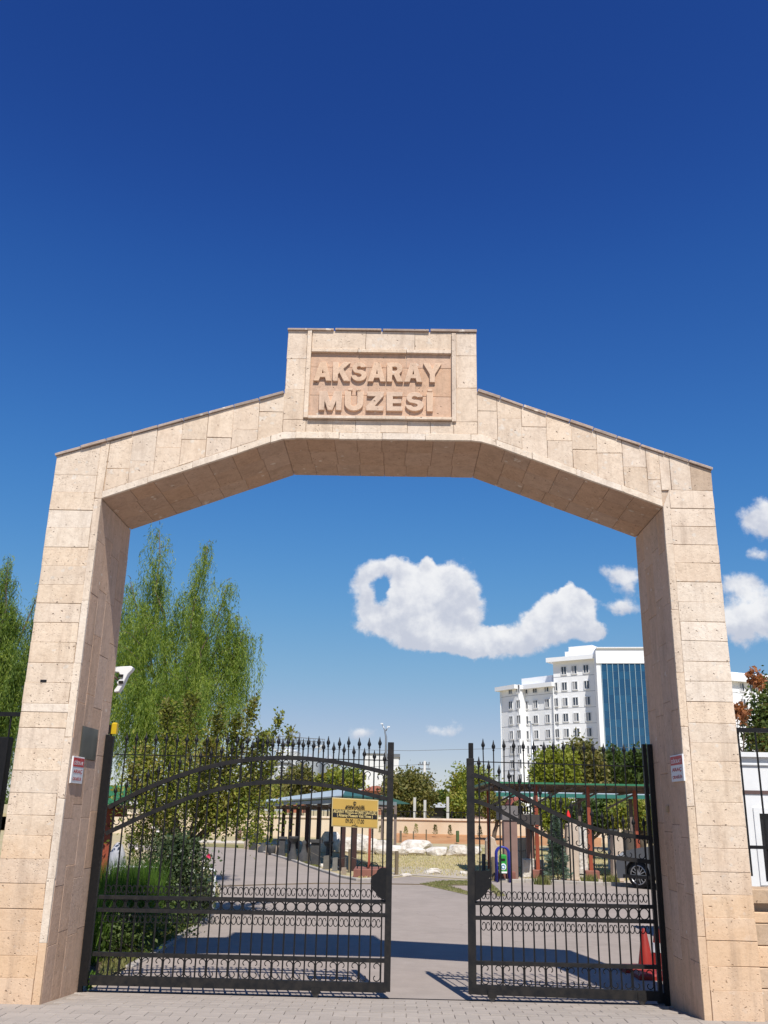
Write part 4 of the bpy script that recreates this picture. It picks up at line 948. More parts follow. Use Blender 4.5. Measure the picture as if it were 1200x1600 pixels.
# --- weeping willows: hanging withes with narrow leaves
def willow(name, label, base, sprays, n_str, mats, lsize, trunk_r=.16):
    """sprays: (top point, spread radius, fall length, weight)"""
    base = np.array(base, float); G = thing(name, label, 'tree', base, 'weeping willows')
    mb = MB(); tp = [base, base+(0.1, 0, 1.2), base+(0, .1, 2.4)]
    mb.tube(tp, [trunk_r, trunk_r*.85, trunk_r*.7], 8)
    wts = np.array([s[3] for s in sprays], float); wts /= wts.sum()
    Ps = [[] for _ in mats]; Ds = [[] for _ in mats]
    lead = MB()
    for (c, rad, fall, w) in sprays:
        pts = branch_mesh(mb, tp[-1], np.array(c)-(0, 0, rad*.25), trunk_r*.30, .008, .035, 9, 5)
    limbs_ = []
    for si, (c, rad, fall, w) in enumerate(sprays):
        c = np.array(c)
        for q in range(30):
            h = (q+rng.random())/30; an = rng.random()*2*PI; out = rad*(.10+1.15*h**.8)*rng.uniform(.45, 1.35)
            st = c-np.array([0, 0, h*fall*.70]); t = np.linspace(0, 1, 9)[:, None]; up_ = out*rng.uniform(.25, .75)
            P = st+np.array([math.cos(an), math.sin(an), 0])*out*t+np.array([0, 0, 1])*(up_*np.sin(t*PI*.62))
            limbs_.append((P, w*(.25+h), fall, h, rad)); 
            if q % 3 == 0: mb.tube(list(P), list(np.linspace(.010, .003, 9)), 4)
    wl = np.array([l[1] for l in limbs_]); wl /= wl.sum()
    for i in range(n_str):
        P0, _, fall, h, rad = limbs_[rng.choice(len(limbs_), p=wl)]
        st = P0[rng.integers(2, 9)]+rng.normal(size=3)*.05; ln = fall*(.07+.30*h)*rng.uniform(.4, 1.25)+.08
        an = rng.random()*2*PI; o_ = ln*rng.uniform(.05, .22); n = max(5, int(ln/.038)); t = np.linspace(0, 1, n)
        P = st+np.array([math.cos(an), math.sin(an), 0])*(o_*(1-np.exp(-3*t)))[:, None]-np.array([0, 0, 1])*(ln*t**1.15)[:, None]+rng.normal(size=(n, 3))*.010+np.array([.025, .01, 0])*np.sin(t*6+i)[:, None]
        P = P[P[:, 2] > GZ+.5]
        if len(P) < 3: continue
        D = np.gradient(P, axis=0); D /= np.linalg.norm(D, axis=1)[:, None]+1e-9
        k = rng.choice(len(mats), p=[.65, .35]); Ps[k].append(P); Ds[k].append(D)
        Ps[k].append(P[::2]+rng.normal(size=P[::2].shape)*.03); Ds[k].append(D[::2]+rng.normal(size=P[::2].shape)*.35)
    mb.build('trunk', M_bark, G)
    for k, m in enumerate(mats):
        P = np.concatenate(Ps[k]); D = np.concatenate(Ds[k]); link('crown', leaves(P-base, lsize, m, 'crown', .17, dirs=D, jit=.26), G)
    return G
WY = 12.5
def tp(px, py, Y): return tuple(onY(px, py, Y))
k = mpp(onY(270, 1000, WY))
willow('willow_tree', 'tall weeping willow rising behind the left gate leaf with two feathery tips', gnd(262, WY),
       [(tp(250, 818, WY), 44*k, 300*k, 1.6), (tp(325, 842, WY+.6), 42*k, 300*k, 1.6), (tp(205, 900, WY+.5), 40*k, 300*k, 1.3), (tp(288, 925, WY-.4), 66*k, 280*k, 2.2), (tp(355, 905, WY+.2), 46*k, 180*k, 1.1), (tp(345, 990, WY), 52*k, 150*k, 1.2), (tp(228, 960, WY-1), 60*k, 240*k, 2.0), (tp(372, 955, WY+.4), 30*k, 140*k, .6), (tp(295, 1040, WY-1), 70*k, 150*k, 1.6), (tp(215, 1050, WY-1.2), 60*k, 160*k, 1.4), (tp(380, 985, WY+.3), 34*k, 170*k, .7)], 3900, [M_wil, M_wil2], .088)
k = mpp(onY(10, 1000, 10.0))
willow('willow_tree', 'weeping willow cut by the left edge of the view, behind the left pillar', gnd(-40, 10.0),
       [(tp(14, 868, 10), 46*k, 330*k, 2), (tp(-45, 850, 10.5), 60*k, 340*k, 2), (tp(30, 960, 10), 34*k, 260*k, 1.2), (tp(-20, 960, 9.5), 60*k, 300*k, 2), (tp(66, 905, 10.6), 16*k, 200*k, .4)], 3400, [M_wil2, M_wil], .08)

# --- tall young tree with upright shoots and yellowing leaves
def shoots(name, label, base, tops, z0, mats, lsize, trunk_r=.07, low=()):
    base = np.array(base, float); G = thing(name, label, 'tree', base); mb = MB(); fork = base+np.array([0, 0, 1.05]); mb.tube([base, base+(.02, 0, .5), fork], [trunk_r, trunk_r*.8, trunk_r*.7], 8)
    Ps = [[] for _ in mats]; Ds = [[] for _ in mats]
    for (e, wd, n) in tops:
        e = np.array(e, float); mid = fork+(e-fork)*.45+np.array([(e[0]-fork[0])*.35, (e[1]-fork[1])*.35, 0])
        t = np.linspace(0, 1, 12)[:, None]; pts = (1-t)**2*fork+2*t*(1-t)*mid+t**2*e; mb.tube(list(pts), list(np.linspace(trunk_r*.4, .004, 12)), 5)
        for i in range(int(n*3.1)):
            u = .22+.78*rng.random()**.8; c = (1-u)**2*fork+2*u*(1-u)*mid+u**2*e; r = wd*(1.25-u)**1.0
            an = rng.random()*2*PI; d = np.array([math.cos(an), math.sin(an), .35+.8*rng.random()]); ln = r*(.3+.9*rng.random())
            m = 7; s = np.linspace(.15, 1, m)[:, None]; P = c+d*ln*s+rng.normal(size=(m, 3))*.04
            kk = rng.choice(len(mats)); Ps[kk].append(P); Ds[kk].append(np.repeat(d[None], m, 0)+np.array([0, 0, -.2]))
    for (c, r, n) in low:
        P = np.array(c)+rng.normal(size=(n, 3))*np.array(r)*.55; Ps[0].append(P); Ds[0].append(rng.normal(size=(n, 3)))
    mb.build('trunk', M_bark, G)
    for kk, m in enumerate(mats):
        P = np.concatenate(Ps[kk]); D = np.concatenate(Ds[kk]); link('crown', leaves(P-base, lsize, m, 'crown', .55, dirs=D, jit=.7), G)
    return G
AY = 7.5; kk_ = mpp(onY(320, 1200, AY)); b0 = onZ(291, 1412)
b0 = np.array(gnd(291, AY))
shoots('young_tree', 'young tree with yellowing leaves and upright shoots in front of the willow', b0,
       [(tp(398, 1092, AY), 26*kk_, 50), (tp(438, 1118, AY+.3), 20*kk_, 36), (tp(456, 1140, AY+.6), 15*kk_, 22), (tp(372, 1120, AY-.3), 30*kk_, 55), (tp(345, 1105, AY), 32*kk_, 60), (tp(300, 1085, AY+.5), 36*kk_, 70), (tp(262, 1100, AY), 38*kk_, 70), (tp(225, 1165, AY), 36*kk_, 55), (tp(410, 1150, AY-.4), 32*kk_, 55), (tp(330, 1160, AY-.8), 38*kk_, 60), (tp(205, 1200, AY-.3), 30*kk_, 40), (tp(425, 1190, AY-.2), 26*kk_, 40)], 1.0,
       [M_yel, M_oak], .07, .075, [(tp(385, 1255, AY), (50*kk_, .5, 38*kk_), 1500), (tp(340, 1275, AY), (45*kk_, .5, 26*kk_), 1500), (tp(250, 1235, AY), (75*kk_, .6, 48*kk_), 2100), (tp(320, 1215, AY), (90*kk_, .6, 40*kk_), 1800), (tp(400, 1302, AY), (22*kk_, .4, 16*kk_), 300)])

# --- flower bed beside the drive
def shrub(name, label, base, blobs, n, size, mat, cat='shrub', asp=.6, clump=.2, per=9, stems=9, group=None):
    base = np.array(base, float); G = thing(name, label, cat, base, group); vol = np.array([np.prod(r) for _, r in blobs]); vol /= vol.sum(); nc = n//per
    idx = rng.choice(len(blobs), nc, p=vol); C_ = np.array([b[0] for b in blobs], float)[idx]; R_ = np.array([b[1] for b in blobs], float)[idx]
    d = rng.normal(size=(nc, 3)); d /= np.linalg.norm(d, axis=1)[:, None]; cc = C_+d*R_*(.45+.6*rng.random(nc))[:, None]
    P = np.repeat(cc, per, 0)+rng.normal(size=(nc*per, 3))*np.repeat(np.mean(R_, 1)*clump, per)[:, None]; P = P[P[:, 2] > base[2]+.02]
    mb = MB()
    for i in range(stems):
        b = blobs[i % len(blobs)]; e = np.array(b[0])+rng.normal(size=3)*np.array(b[1])*.5; e[2] = max(e[2], base[2]+.2); branch_mesh(mb, base+rng.normal(size=3)*(.12, .12, 0), e, .012, .004, .12, 4, 4)
    mb.build('stem', M_bark, G); link('foliage', leaves(P-base, size, mat, 'foliage', asp), G); return G
rb = onZ(285, 1452); RY = rb[1]+.5
rose = shrub('rose_bush', 'large dark leafed rose bush beside the drive behind the left gate leaf', (onY(285, 1440, RY)[0], RY, GZ),
      [blob(262, 1352, RY, 38, 48, .5), blob(300, 1375, RY+.1, 32, 50, .5), blob(285, 1330, RY+.2, 32, 26, .4), blob(275, 1412, RY, 48, 38, .5), blob(318, 1400, RY+.3, 14, 26, .25), blob(238, 1395, RY, 26, 45, .4)], 8200, .062, M_ros, per=9)
# its flowers
def flower(px, py, Y, mat, r, label, cat='flower'):
    p = np.array(onY(px, py, Y)); m = MB()
    for k in range(9):
        a = k*2*PI/9+.3*(k % 2); t = .5+.4*(k % 3)/2
        d = np.array([math.cos(a), -.4, math.sin(a)]); s = np.cross(d, (0, 1, 0)); s /= np.linalg.norm(s)
        m.add([p, p+d*r*.5*t+s*r*.35, p+d*r*t, p+d*r*.5*t-s*r*.35], [(0, 1, 2, 3)])
    o = m.build('flower', mat, rose); o['label'] = label
flower(326, 1338, RY-.2, plain('pink_petal', (.75, .04, .12), (.6, .02, .08), 9, .6), .05, 'bright pink bloom at the right of the bush')
M_wp = plain('white_petal', (.78, .70, .68), (.65, .55, .52), 9, .6)
for (x, y) in ((214, 1325), (240, 1292), (247, 1298), (221, 1352), (318, 1345)): flower(x, y, RY-.25, M_wp, .035, 'pale bloom')
def blades(name, label, cat, base, region, n, h, mat, w=.008, bend=.35, parent=None, k=4, stf=False):
    """upright leaf blades; region(n) gives ground points"""
    base = np.array(base, float); P0 = region(n); V = []; m = len(P0)
    hh = h*rng.uniform(.45, 1.1, m); an = rng.random(m)*2*PI; bd = bend*rng.random(m); dx = np.cos(an)*bd*hh; dy = np.sin(an)*bd*hh
    a2 = rng.random(m)*PI; sx = np.cos(a2)*w/2; sy = np.sin(a2)*w/2
    v0 = np.stack([P0[:, 0]-sx, P0[:, 1]-sy, P0[:, 2]], 1); v1 = np.stack([P0[:, 0]+sx, P0[:, 1]+sy, P0[:, 2]], 1)
    v2 = np.stack([P0[:, 0]+dx*.4+sx*.8, P0[:, 1]+dy*.4+sy*.8, P0[:, 2]+hh*.6], 1); v3 = np.stack([P0[:, 0]+dx*.4-sx*.8, P0[:, 1]+dy*.4-sy*.8, P0[:, 2]+hh*.6], 1)
    v4 = np.stack([P0[:, 0]+dx, P0[:, 1]+dy, P0[:, 2]+hh], 1)
    V = np.stack([v0, v1, v2, v3, v4], 1).reshape(-1, 3); i = np.arange(m)[:, None]*5
    F = np.concatenate([i+np.array([[0, 1, 2]]), i+np.array([[0, 2, 3]]), i+np.array([[3, 2, 4]])], 0)
    me = np_mesh(name, V-base, F, mat); o = link(name, me, None, base)
    if stf: stuff(o); o['label'] = label; o['category'] = cat
    else: tag(o, label, cat)
    return o
def disc(c, r):
    def f(n):
        a = rng.random(n)*2*PI; q = np.sqrt(rng.random(n)); return np.stack([c[0]+np.cos(a)*q*r[0], c[1]+np.sin(a)*q*r[1], np.full(n, c[2])], 1)
    return f
def polyreg(P, z):
    P = np.array([p[:2] for p in P]); lo, hi = P.min(0), P.max(0)
    def f(n):
        out = []
        while sum(map(len, out)) < n:
            q = lo+(hi-lo)*rng.random((n*2, 2)); ins = np.zeros(len(q), bool); j = len(P)-1
            for i in range(len(P)):
                c = ((P[i, 1] > q[:, 1]) != (P[j, 1] > q[:, 1])) & (q[:, 0] < (P[j, 0]-P[i, 0])*(q[:, 1]-P[i, 1])/(P[j, 1]-P[i, 1]+1e-12)+P[i, 0]); ins ^= c; j = i
            out.append(q[ins])
        q = np.concatenate(out)[:n]; return np.column_stack([q, np.full(n, z)])
    return f
c = onY(188, 1430, 4.4)
blades('tall_grass_plant', 'tall bright green feathery plant between the left pillar and the rose bush', 'plant', (c[0], 4.4, GZ), disc((c[0], 4.6, GZ), (.42, .8)), 3800, 1.0, M_gra, .012, .30)
c = onY(150, 1430, 3.2)
blades('tall_grass_plant', 'lower green plant right beside the left pillar behind the gate', 'plant', (c[0], 3.0, GZ), disc((c[0]-.1, 3.0, GZ), (.35, .9)), 2600, .75, M_gra, .012, .35)
shrub('low_shrub', 'low dark green shrub in the shade behind the left end of the gate', (onY(215, 1480, 3.6)[0], 3.6, GZ), [blob(205, 1455, 3.6, 55, 38, .7), blob(165, 1470, 3.0, 40, 40, .6), blob(250, 1445, 5.0, 55, 34, .6), blob(225, 1420, 5.4, 60, 40, .6)], 8500, .05, M_grn)
shrub('flowering_shrub', 'loose yellow green shrub with rusty leaf tips behind the rose bush', (onY(235, 1400, RY+1.6)[0], RY+1.6, GZ), [blob(232, 1300, RY+1.6, 32, 30, .5), blob(262, 1288, RY+1.8, 30, 26, .5), blob(212, 1315, RY+1.3, 20, 30, .4)], 2600, .05, M_yel)
vg = gp([(150, 1537), (200, 1511), (240, 1489), (270, 1467), (300, 1450), (331, 1427), (344, 1400), (336, 1396), (322, 1415), (288, 1436), (235, 1462), (160, 1505)])
blades('verge_grass', 'short patchy grass along the kerb of the drive', 'grass', (0, 0, 0), polyreg(vg, GZ+.01), 9000, .06, M_gd, .006, .9, stf=True)
blades('lawn_grass', 'dry straw coloured lawn grass beyond the drive', 'grass', (0, 0, 0), polyreg(gp([(560, 1374), (640, 1366), (745, 1371), (1040, 1380), (1040, 1335), (745, 1325), (560, 1322)]), GZ), 26000, .06, M_dry, .018, .9, stf=True)
blades('island_grass', 'thin grass on the small traffic island', 'grass', (0, 0, 0), polyreg(island, GZ), 3500, .045, M_gd, .010, .9, stf=True)
blades('verge_weeds', 'green weeds along the far kerb by the dark stones', 'grass', (0, 0, 0), polyreg(gp([(400, 1328), (455, 1344), (500, 1360), (500, 1354), (455, 1338), (400, 1322)]), GZ), 3500, .07, M_gd, .018, .7, stf=True)
# fern-like weed by the foot of the left pillar: arching fronds with leaflets
fb = onZ(137, 1548); F = thing('fern_weed', 'small green fern leaved weed at the foot of the left pillar', 'weed', fb)
for i, (dx, ln) in enumerate(((-.06, .14), (-.02, .17), (.04, .19), (.09, .18), (.13, .15), (.0, .11), (.06, .12))):
    m = MB(); pts = [fb+np.array([dx*t, -.03*t+.0, ln*math.sin(t*2.1)]) for t in np.linspace(0, 1, 8)]
    for j, p in enumerate(pts[1:]):
        for s in (-1, 1):
            q = np.array([s*.006+dx*.2, s*.022, -.008]); tip = p+np.array([dx*.25+s*.004, s*.035-.02, -.028]); sd = np.array([.007, 0, .004]); m.add([p, (p+tip)/2+sd, tip, (p+tip)/2-sd], [(0, 1, 2, 3)])
    m.tube(pts, .0025, 4); m.build('frond', M_gra, F)

# white pipe barrier
py0 = RY+.9
HR = MB(); a = onY(173, 1354, py0); b = onY(337, 1350, py0); HR.tube([(a[0], py0, GZ), (a[0], py0, a[2]-.08), (a[0]+.03, py0, a[2]-.02), (a[0]+.1, py0, a[2]), (b[0]-.1, py0, a[2]), (b[0]-.03, py0, a[2]-.02), (b[0], py0, a[2]-.08), (b[0], py0, GZ)], .022, 7)
tag(HR.build('pipe_barrier', M_white, None, (a[0], py0, GZ)), 'low white bent pipe barrier passing behind the rose bush', 'barrier')

# ---- red-brown timber post with green roofed canopy and pale stone at far left
M_rp = plain('red_brown_paint', (.33, .075, .035), (.24, .05, .025), 8, .6, .2, .003, 60, stretch=(1, 1, .2))
M_teal = plain('teal_sheet', (.035, .16, .13), (.05, .20, .16), 4, .4)
M_tgrn = plain('green_sheet', (.03, .15, .07), (.04, .19, .09), 4, .45)
PY = 8.0; p = np.array(gnd(171, PY)); Gz = thing('garden_shelter', 'small red brown timber shelter with green roof edge beside the left pillar', 'shelter', p)
zt = float(onY(171, 1274, PY)[2])
MB().bar((p[0], PY, GZ), (p[0], PY, zt), .13).build('post', M_rp, Gz); MB().bar((p[0]-.8, PY, GZ), (p[0]-.8, PY, zt), .13).build('post', M_rp, Gz)
MB().bx(p[0]-.95, p[0]+.28, PY-.07, PY+.07, zt-.02, zt+.12).build('beam', M_rp, Gz)
m = MB()
for k in range(4): m.bar((p[0]-.8+.3*k, PY-.4, zt+.13), (p[0]-.8+.3*k, PY+1.2, zt+.13), .05, .07)
m.build('rafter', M_rp, Gz)
MB().slab([(p[0]-1.0, PY-.5, zt+.18), (p[0]+.35, PY-.5, zt+.18), (p[0]+.35, PY+1.4, zt+.50), (p[0]-1.0, PY+1.4, zt+.50)], (0, -.15, 1), .03).build('roof', M_tgrn, Gz)
c = onY(184, 1330, PY-.5); 
tag(MB().lathe((c[0], PY-.5, GZ), [(.16, 0), (.17, .3), (.165, .7), (.13, .95), (.07, 1.08), (.02, 1.12)], 12).build('standing_stone', plain('pale_blue_stone', (.42, .42, .45), (.35, .35, .38), 7, .9, .4, .01, 30), None, (c[0], PY-.5, GZ)), 'pale grey rounded stone standing beside the red brown post at far left', 'stone')

# ================================================================== OPEN GROUND BEYOND
M_wood = plain('weathered_wood', (.13, .10, .06), (.18, .14, .09), 10, .9, .5, .006, 40, stretch=(1, 1, .2))
M_marb = plain('white_marble', (.76, .71, .64), (.52, .46, .39), 5, .9, 1.0, .06, 9)
M_basalt = plain('dark_basalt', (.055, .055, .06), (.085, .082, .08), 6, .9, .6, .02, 20, rand=.3)
M_tan = plain('tan_limestone', (.34, .27, .21), (.26, .20, .15), 5, .9, .6, .02, 18)
def rock(label, px, pb, w, h, d=None, seed=0, mat=None, z=None, grp='white marble boulders'):
    """an angular split boulder w x h photo pixels big whose foot is at (px, pb)"""
    p = onZ(px, pb); k = mpp(p); W_, H_ = w*k, h*k; D_ = d or W_*.7; r = random.Random(seed)
    bm = bmesh.new(); bmesh.ops.create_icosphere(bm, subdivisions=3, radius=1)
    pl = [(Vector((r.gauss(0, 1), r.gauss(0, 1), r.gauss(0, .8))).normalized(), r.uniform(.62, .9)) for _ in range(22)]+[(Vector((0, 0, 1)), .72), (Vector((0, -1, .15)).normalized(), .72)]
    for v in bm.verts:
        c_ = v.co.copy()
        for n, t in pl:
            q = c_.dot(n)
            if q > t: c_ -= n*(q-t)
        v.co = Vector((c_.x*W_/1.55, c_.y*D_/1.55, max(0, (c_.z+.62)*H_/1.32)))
        v.co += Vector((r.gauss(0, 1), r.gauss(0, 1), 0))*W_*.008
    me = bpy.data.meshes.new('boulder'); bm.to_mesh(me); bm.free(); me.materials.append(mat or M_marb)
    o = link('boulder', me, None, (p[0], p[1]+D_*.4, GZ-.02)); return tag(o, label, 'boulder', grp)
rk = [('largest white boulder, long block at the left of the middle group', 614, 1336.5, 46, 15), ('white boulder just right of the gap centre, wedge shaped', 648, 1336.5, 30, 13), ('tallest pale boulder peaking at the back of the middle group', 650, 1331, 52, 18),
      ('squared white boulder right of the wedge shaped one', 685, 1337.5, 34, 14), ('rough white boulder beside the right gate stile', 716, 1338, 34, 17), ('low white boulder behind the right gate stile', 740, 1336, 26, 13),
      ('tall white boulder behind the hours sign post', 513, 1331, 32, 30), ('white boulder between the sign post and the red post', 545, 1333, 38, 24), ('broad white boulder under the hours sign', 575, 1335, 38, 24), ('white boulder beside the left gate stile', 600, 1334, 26, 20),
      ('white boulder low behind the red post', 560, 1328, 30, 24)]
for i, (lb, x, y, w, h) in enumerate(rk): rock(lb, x, y, w, h, seed=i*3+1)
for i, (lb, x, y, w, h) in enumerate((('small flat white stone by the wooden post in the gap', 634, 1369, 17, 5), ('flat white slab at the kerb, middle of the gap', 676, 1366, 24, 7), ('flat white slab resting on another at the kerb', 679, 1362, 20, 6), ('flat white slab beside the right gate stile', 728, 1366, 20, 5), ('white stone lump by the kerb at the last dark stone', 503, 1355, 9, 6), ('white stone lump under the square dark block', 524, 1358, 12, 6))):
    rock(lb, x, y, w, h, seed=40+i, grp='flat white stones along the kerb')
# dark antique stones in a row at the far kerb
def dk(label, px, pb, kind, w, h, mat=None, name='carved_stone'):
    p = onZ(px, pb); k = mpp(p); W_, H_ = w*k, h*k; m = MB(); c = (p[0], p[1], GZ); r = W_/2; x, y, z = c
    if kind == 'head': m.slab([(x-r, y, z), (x+r, y, z), (x+r, y, z+H_*.6), (x+r*.8, y, z+H_*.85), (x, y, z+H_), (x-r*.8, y, z+H_*.85), (x-r, y, z+H_*.6)], (0, 1, 0), r*1.1, .02)
    if kind == 'block': m.slab([(x-r, y, z), (x+r, y, z), (x+r*.95, y, z+H_), (x-r*.9, y, z+H_*.96)], (0, 1, 0), r*1.6, .02)
    if kind == 'flare': m.lathe(c, [(r*.85, 0), (r*.85, H_*.15), (r*.5, H_*.45), (r*.45, H_*.75), (r*.9, H_*.88), (r*1.05, H_*.9), (r*1.05, H_)], 9)
    if kind == 'basin': m.lathe(c, [(r*.5, 0), (r*.75, H_*.2), (r*.95, H_*.6), (r, H_), (r*.85, H_), (r*.6, H_*.5)], 12)
    if kind == 'taper': m.lathe(c, [(r, 0), (r, H_*.35), (r*.55, H_*.5), (r*.35, H_*.8), (r*.5, H_*.9), (r*.2, H_)], 8)
    if kind == 'capital': m.box((x, y, z+H_*.94), (W_*1.15, W_*.9, H_*.12)); m.box((x, y, z+H_*.44), (W_*.72, W_*.6, H_*.87)); m.box((x, y, z+H_*.09), (W_*.95, W_*.8, H_*.17))
    return tag(m.build(name, mat or M_basalt, None, c), label, 'carved stone', 'antique stones along the far kerb')
dk('tan round headed stone at the far left end of the row of antique stones', 386, 1327, 'head', 10, 23, M_tan)
dk('dark irregular block next to the tan round headed stone', 395, 1328, 'block', 11, 27)
dk('small tan stub between dark stones near the left of the row', 404, 1330, 'block', 8, 9, M_tan)
dk('dark sloping carved lump fourth in the row', 411, 1332, 'taper', 16, 20)
dk('narrow tan slab left of the dark round basin', 418, 1335, 'block', 7, 14, M_tan)
dk('dark round stone basin in the row', 424, 1336, 'basin', 15, 15)
dk('narrow tan slab right of the dark round basin', 433, 1338, 'block', 6, 16, M_tan)
dk('dark flat topped block right of the basin', 440, 1339, 'capital', 12, 30)
dk('flared dark pedestal with wide flat top in the middle of the row', 457, 1345, 'flare', 17, 36)
dk('dark stepped stone tapering to a knob', 474, 1348, 'taper', 16, 33)
dk('largest dark pedestal with wide capital near the sign', 492, 1352, 'capital', 19, 38)
dk('small dark table like stone with overhanging top under the sign', 512, 1350, 'flare', 15, 33)
dk('grey dark block standing on white lumps', 509, 1358, 'block', 9, 20, plain('grey_stone', (.16, .15, .13), (.11, .10, .09), 6, .9))
dk('leaning grey block beside the table like stone', 523, 1361, 'block', 8, 20, plain('grey_stone2', (.20, .19, .17), (.14, .13, .12), 6, .9))
dk('broad dark block behind the wooden post at the right end of the row', 533, 1358, 'block', 16, 17)
dk('small tan block at the foot of the wooden post', 537, 1366, 'block', 8, 10, M_tan)
# brown stone litter basket at far left
p = onZ(391-4, 1313); k = mpp(p); 
tag(MB().lathe((onZ(372, 1312)[0], onZ(372, 1312)[1], GZ), [(5*k*.8, 0), (5*k, 1.0*k), (5*k, 15*k), (4*k, 15*k)], 8).build('litter_basket', plain('rust_brown', (.16, .09, .07)), None, (onZ(372, 1312)[0], onZ(372, 1312)[1], GZ)), 'small brown litter basket on the lawn at far left', 'litter bin')

# wooden posts
def wpost(label, px, pb, w, h, mat=M_wood, grp='rope posts along the kerb'):
    p = onZ(px, pb) if pb > 1320 else onY(px, pb, 44.4); k = mpp(p); m = MB(); m.lathe((p[0], p[1], p[2]), [(w*k/2, 0), (w*k/2, h*k*.96), (w*k*.42, h*k)], 8); return tag(m.build('wooden_post', mat, None, tuple(p)), label, 'post', grp)
wpost('weathered wooden post at the kerb just right of the left gate leaf', 619.5, 1367, 6, 35)
wpost('weathered wooden post under the hours sign', 546, 1363, 5.5, 34)
wpost('weathered wooden post right of the right gate stile', 772, 1375, 8, 34)
wpost('short weathered post in front of the largest dark pedestal', 482, 1352, 4, 26)
wpost('dark stub post left of the green bin', 756, 1364, 6, 28, M_basalt)
for i, (x, y, h) in enumerate(((626, 1316, 17), (646, 1314.5, 15), (666, 1314, 17), (715, 1316, 17))):
    wpost(['leftmost rope stake at the orange earth bed', 'second rope stake from the left at the orange earth bed', 'third rope stake from the left at the orange earth bed', 'thick green painted stake at the right of the orange earth bed'][i], x, y, 3.5 if i == 0 else (5 if i == 3 else 2), h, M_wood if i < 3 else plain('green_stake', (.06, .10, .03)), 'stakes round the orange earth bed')
# rope chain from post to post
m = MB(); A = [onZ(482, 1352)+(0, 0, .42), onZ(546, 1363)+(0, 0, .42), onZ(619.5, 1367)+(0, 0, .42)]
for a, b in zip(A[:-1], A[1:]): m.tube([a+(b-a)*t-np.array([0, 0, .14*math.sin(PI*t)]) for t in np.linspace(0, 1, 9)], .008, 4)
tag(m.build('rope', plain('rope', (.2, .17, .13)), None, tuple(A[1])), 'thin drooping rope strung between the wooden kerb posts', 'rope')
# red-brown plinth with two hoops and a red post
p = onZ(588, 1371); k = mpp(p); Y0 = p[1]; BR_ = thing('hoop_stand', 'reddish brown plinth with two black iron hoops behind the lock of the left gate leaf', 'bike stand', p)
xa, xb = onY(552, 1370, Y0)[0], onY(612, 1370, Y0)[0]; zt = .20
MB().slab([(xa, Y0, GZ), (xb, Y0, GZ), (xb, Y0+1.2, GZ), (xa, Y0+1.2, GZ)], (0, 0, 1), zt, .02).build('plinth', plain('red_brown_plaster', (.26, .11, .08), (.2, .085, .065), 5, .9), BR_)
for cx in (566, 584):
    c = onY(cx, 1358, Y0+.2); r = 8*k; MB().tube([(c[0]+r*math.cos(a), Y0+.2, GZ+zt+r*1.15*math.sin(a)) for a in np.linspace(0, PI, 11)], .014, 5).build('hoop', M_iron, BR_)
px_ = onY(576.5, 1360, Y0+.6)[0]; zt2 = float(onY(576, 1293, Y0+.6)[2]); tag(MB().bar((px_, Y0+.6, GZ+zt), (px_, Y0+.6, zt2), .07).build('red_post', M_rp, None, (px_, Y0+.6, GZ+zt)), 'thin red brown post rising from the plinth under the gold sign', 'post')

# long shelter on the left with pale roof, hipped near end
M_rpale = plain('pale_roof_sheet', (.40, .47, .48), (.46, .52, .53), 3, .45)
M_rdark = plain('dark_green_roof', (.03, .10, .09), (.045, .13, .11), 5, .5)
M_under = plain('roof_underside', (.15, .115, .10), (.20, .155, .135), 5, .8)
Yn, Yf = 19.5, 46.0
A = np.array(onY(536, 1245.5, Yn)); Cc = np.array(onY(383, 1256, Yf)); Rn = np.array(onY(541, 1234.5, Yn+1.6)); Rf = np.array(onY(418, 1250.5, Yf-1)); 
sh = thing('long_shelter', 'long low exhibition shelter with pale roof and dark posts behind the antique stones', 'shelter', ((A+Cc)/2*np.array([1, 1, 0])+np.array([0, 0, GZ])))
B = np.array([A[0]+1.5, Yn+.9, A[2]-.04]); Bf = np.array([Cc[0]+3.0, Yf, Cc[2]])
MB().slab([A, Rn, Rf, Cc], (-.2, -.3, 1), .05).build('roof', M_rpale, sh)
MB().slab([A, B, Rn], (0, -.3, 1), .05).build('roof', M_rdark, sh); MB().slab([B, Bf, Rf, Rn], (.5, 0, 1), .05).build('roof', M_rdark, sh)
m = MB()
for a, b in ((A, Cc), (A, B), (B, Bf), (Cc, Bf)): m.bar(a-(0, 0, .11), b-(0, 0, .11), .10, .20)
m.build('fascia', plain('fascia_grey', (.20, .24, .25)), sh)
m = MB()
for t in np.linspace(0, 1, 14): m.bar(A+(Cc-A)*t-(0, 0, .22), B+(Bf-B)*t-(0, 0, .22), .08, .12)
m.build('rafter', M_under, sh)
for (x, y) in ((399, 1317), (423, 1316), (441, 1322), (452, 1330), (463, 1326), (478, 1340), (496, 1344), (516, 1338), (534, 1366), (552, 1376)):
    p = onZ(x, y); t = np.clip((p[1]-Yn)/(Yf-Yn), 0, 1); z = (A+(Cc-A)*t)[2]-.1
    if p[1] > Yf: p = onY(x, y, Yf-.5); z = Cc[2]-.1
    if p[1] < Yn+.3: p = np.array(onY(x, y, Yn+.35))
    MB().bar((p[0], p[1], GZ), (p[0], p[1], z), .15).build('post', plain('dark_brown_paint', (.055, .022, .018), (.035, .018, .016), 6, .6) if 'dark_brown_paint' not in bpy.data.materials else bpy.data.materials['dark_brown_paint'], sh)
m = MB(); a = Cc+(A-Cc)*.25; 
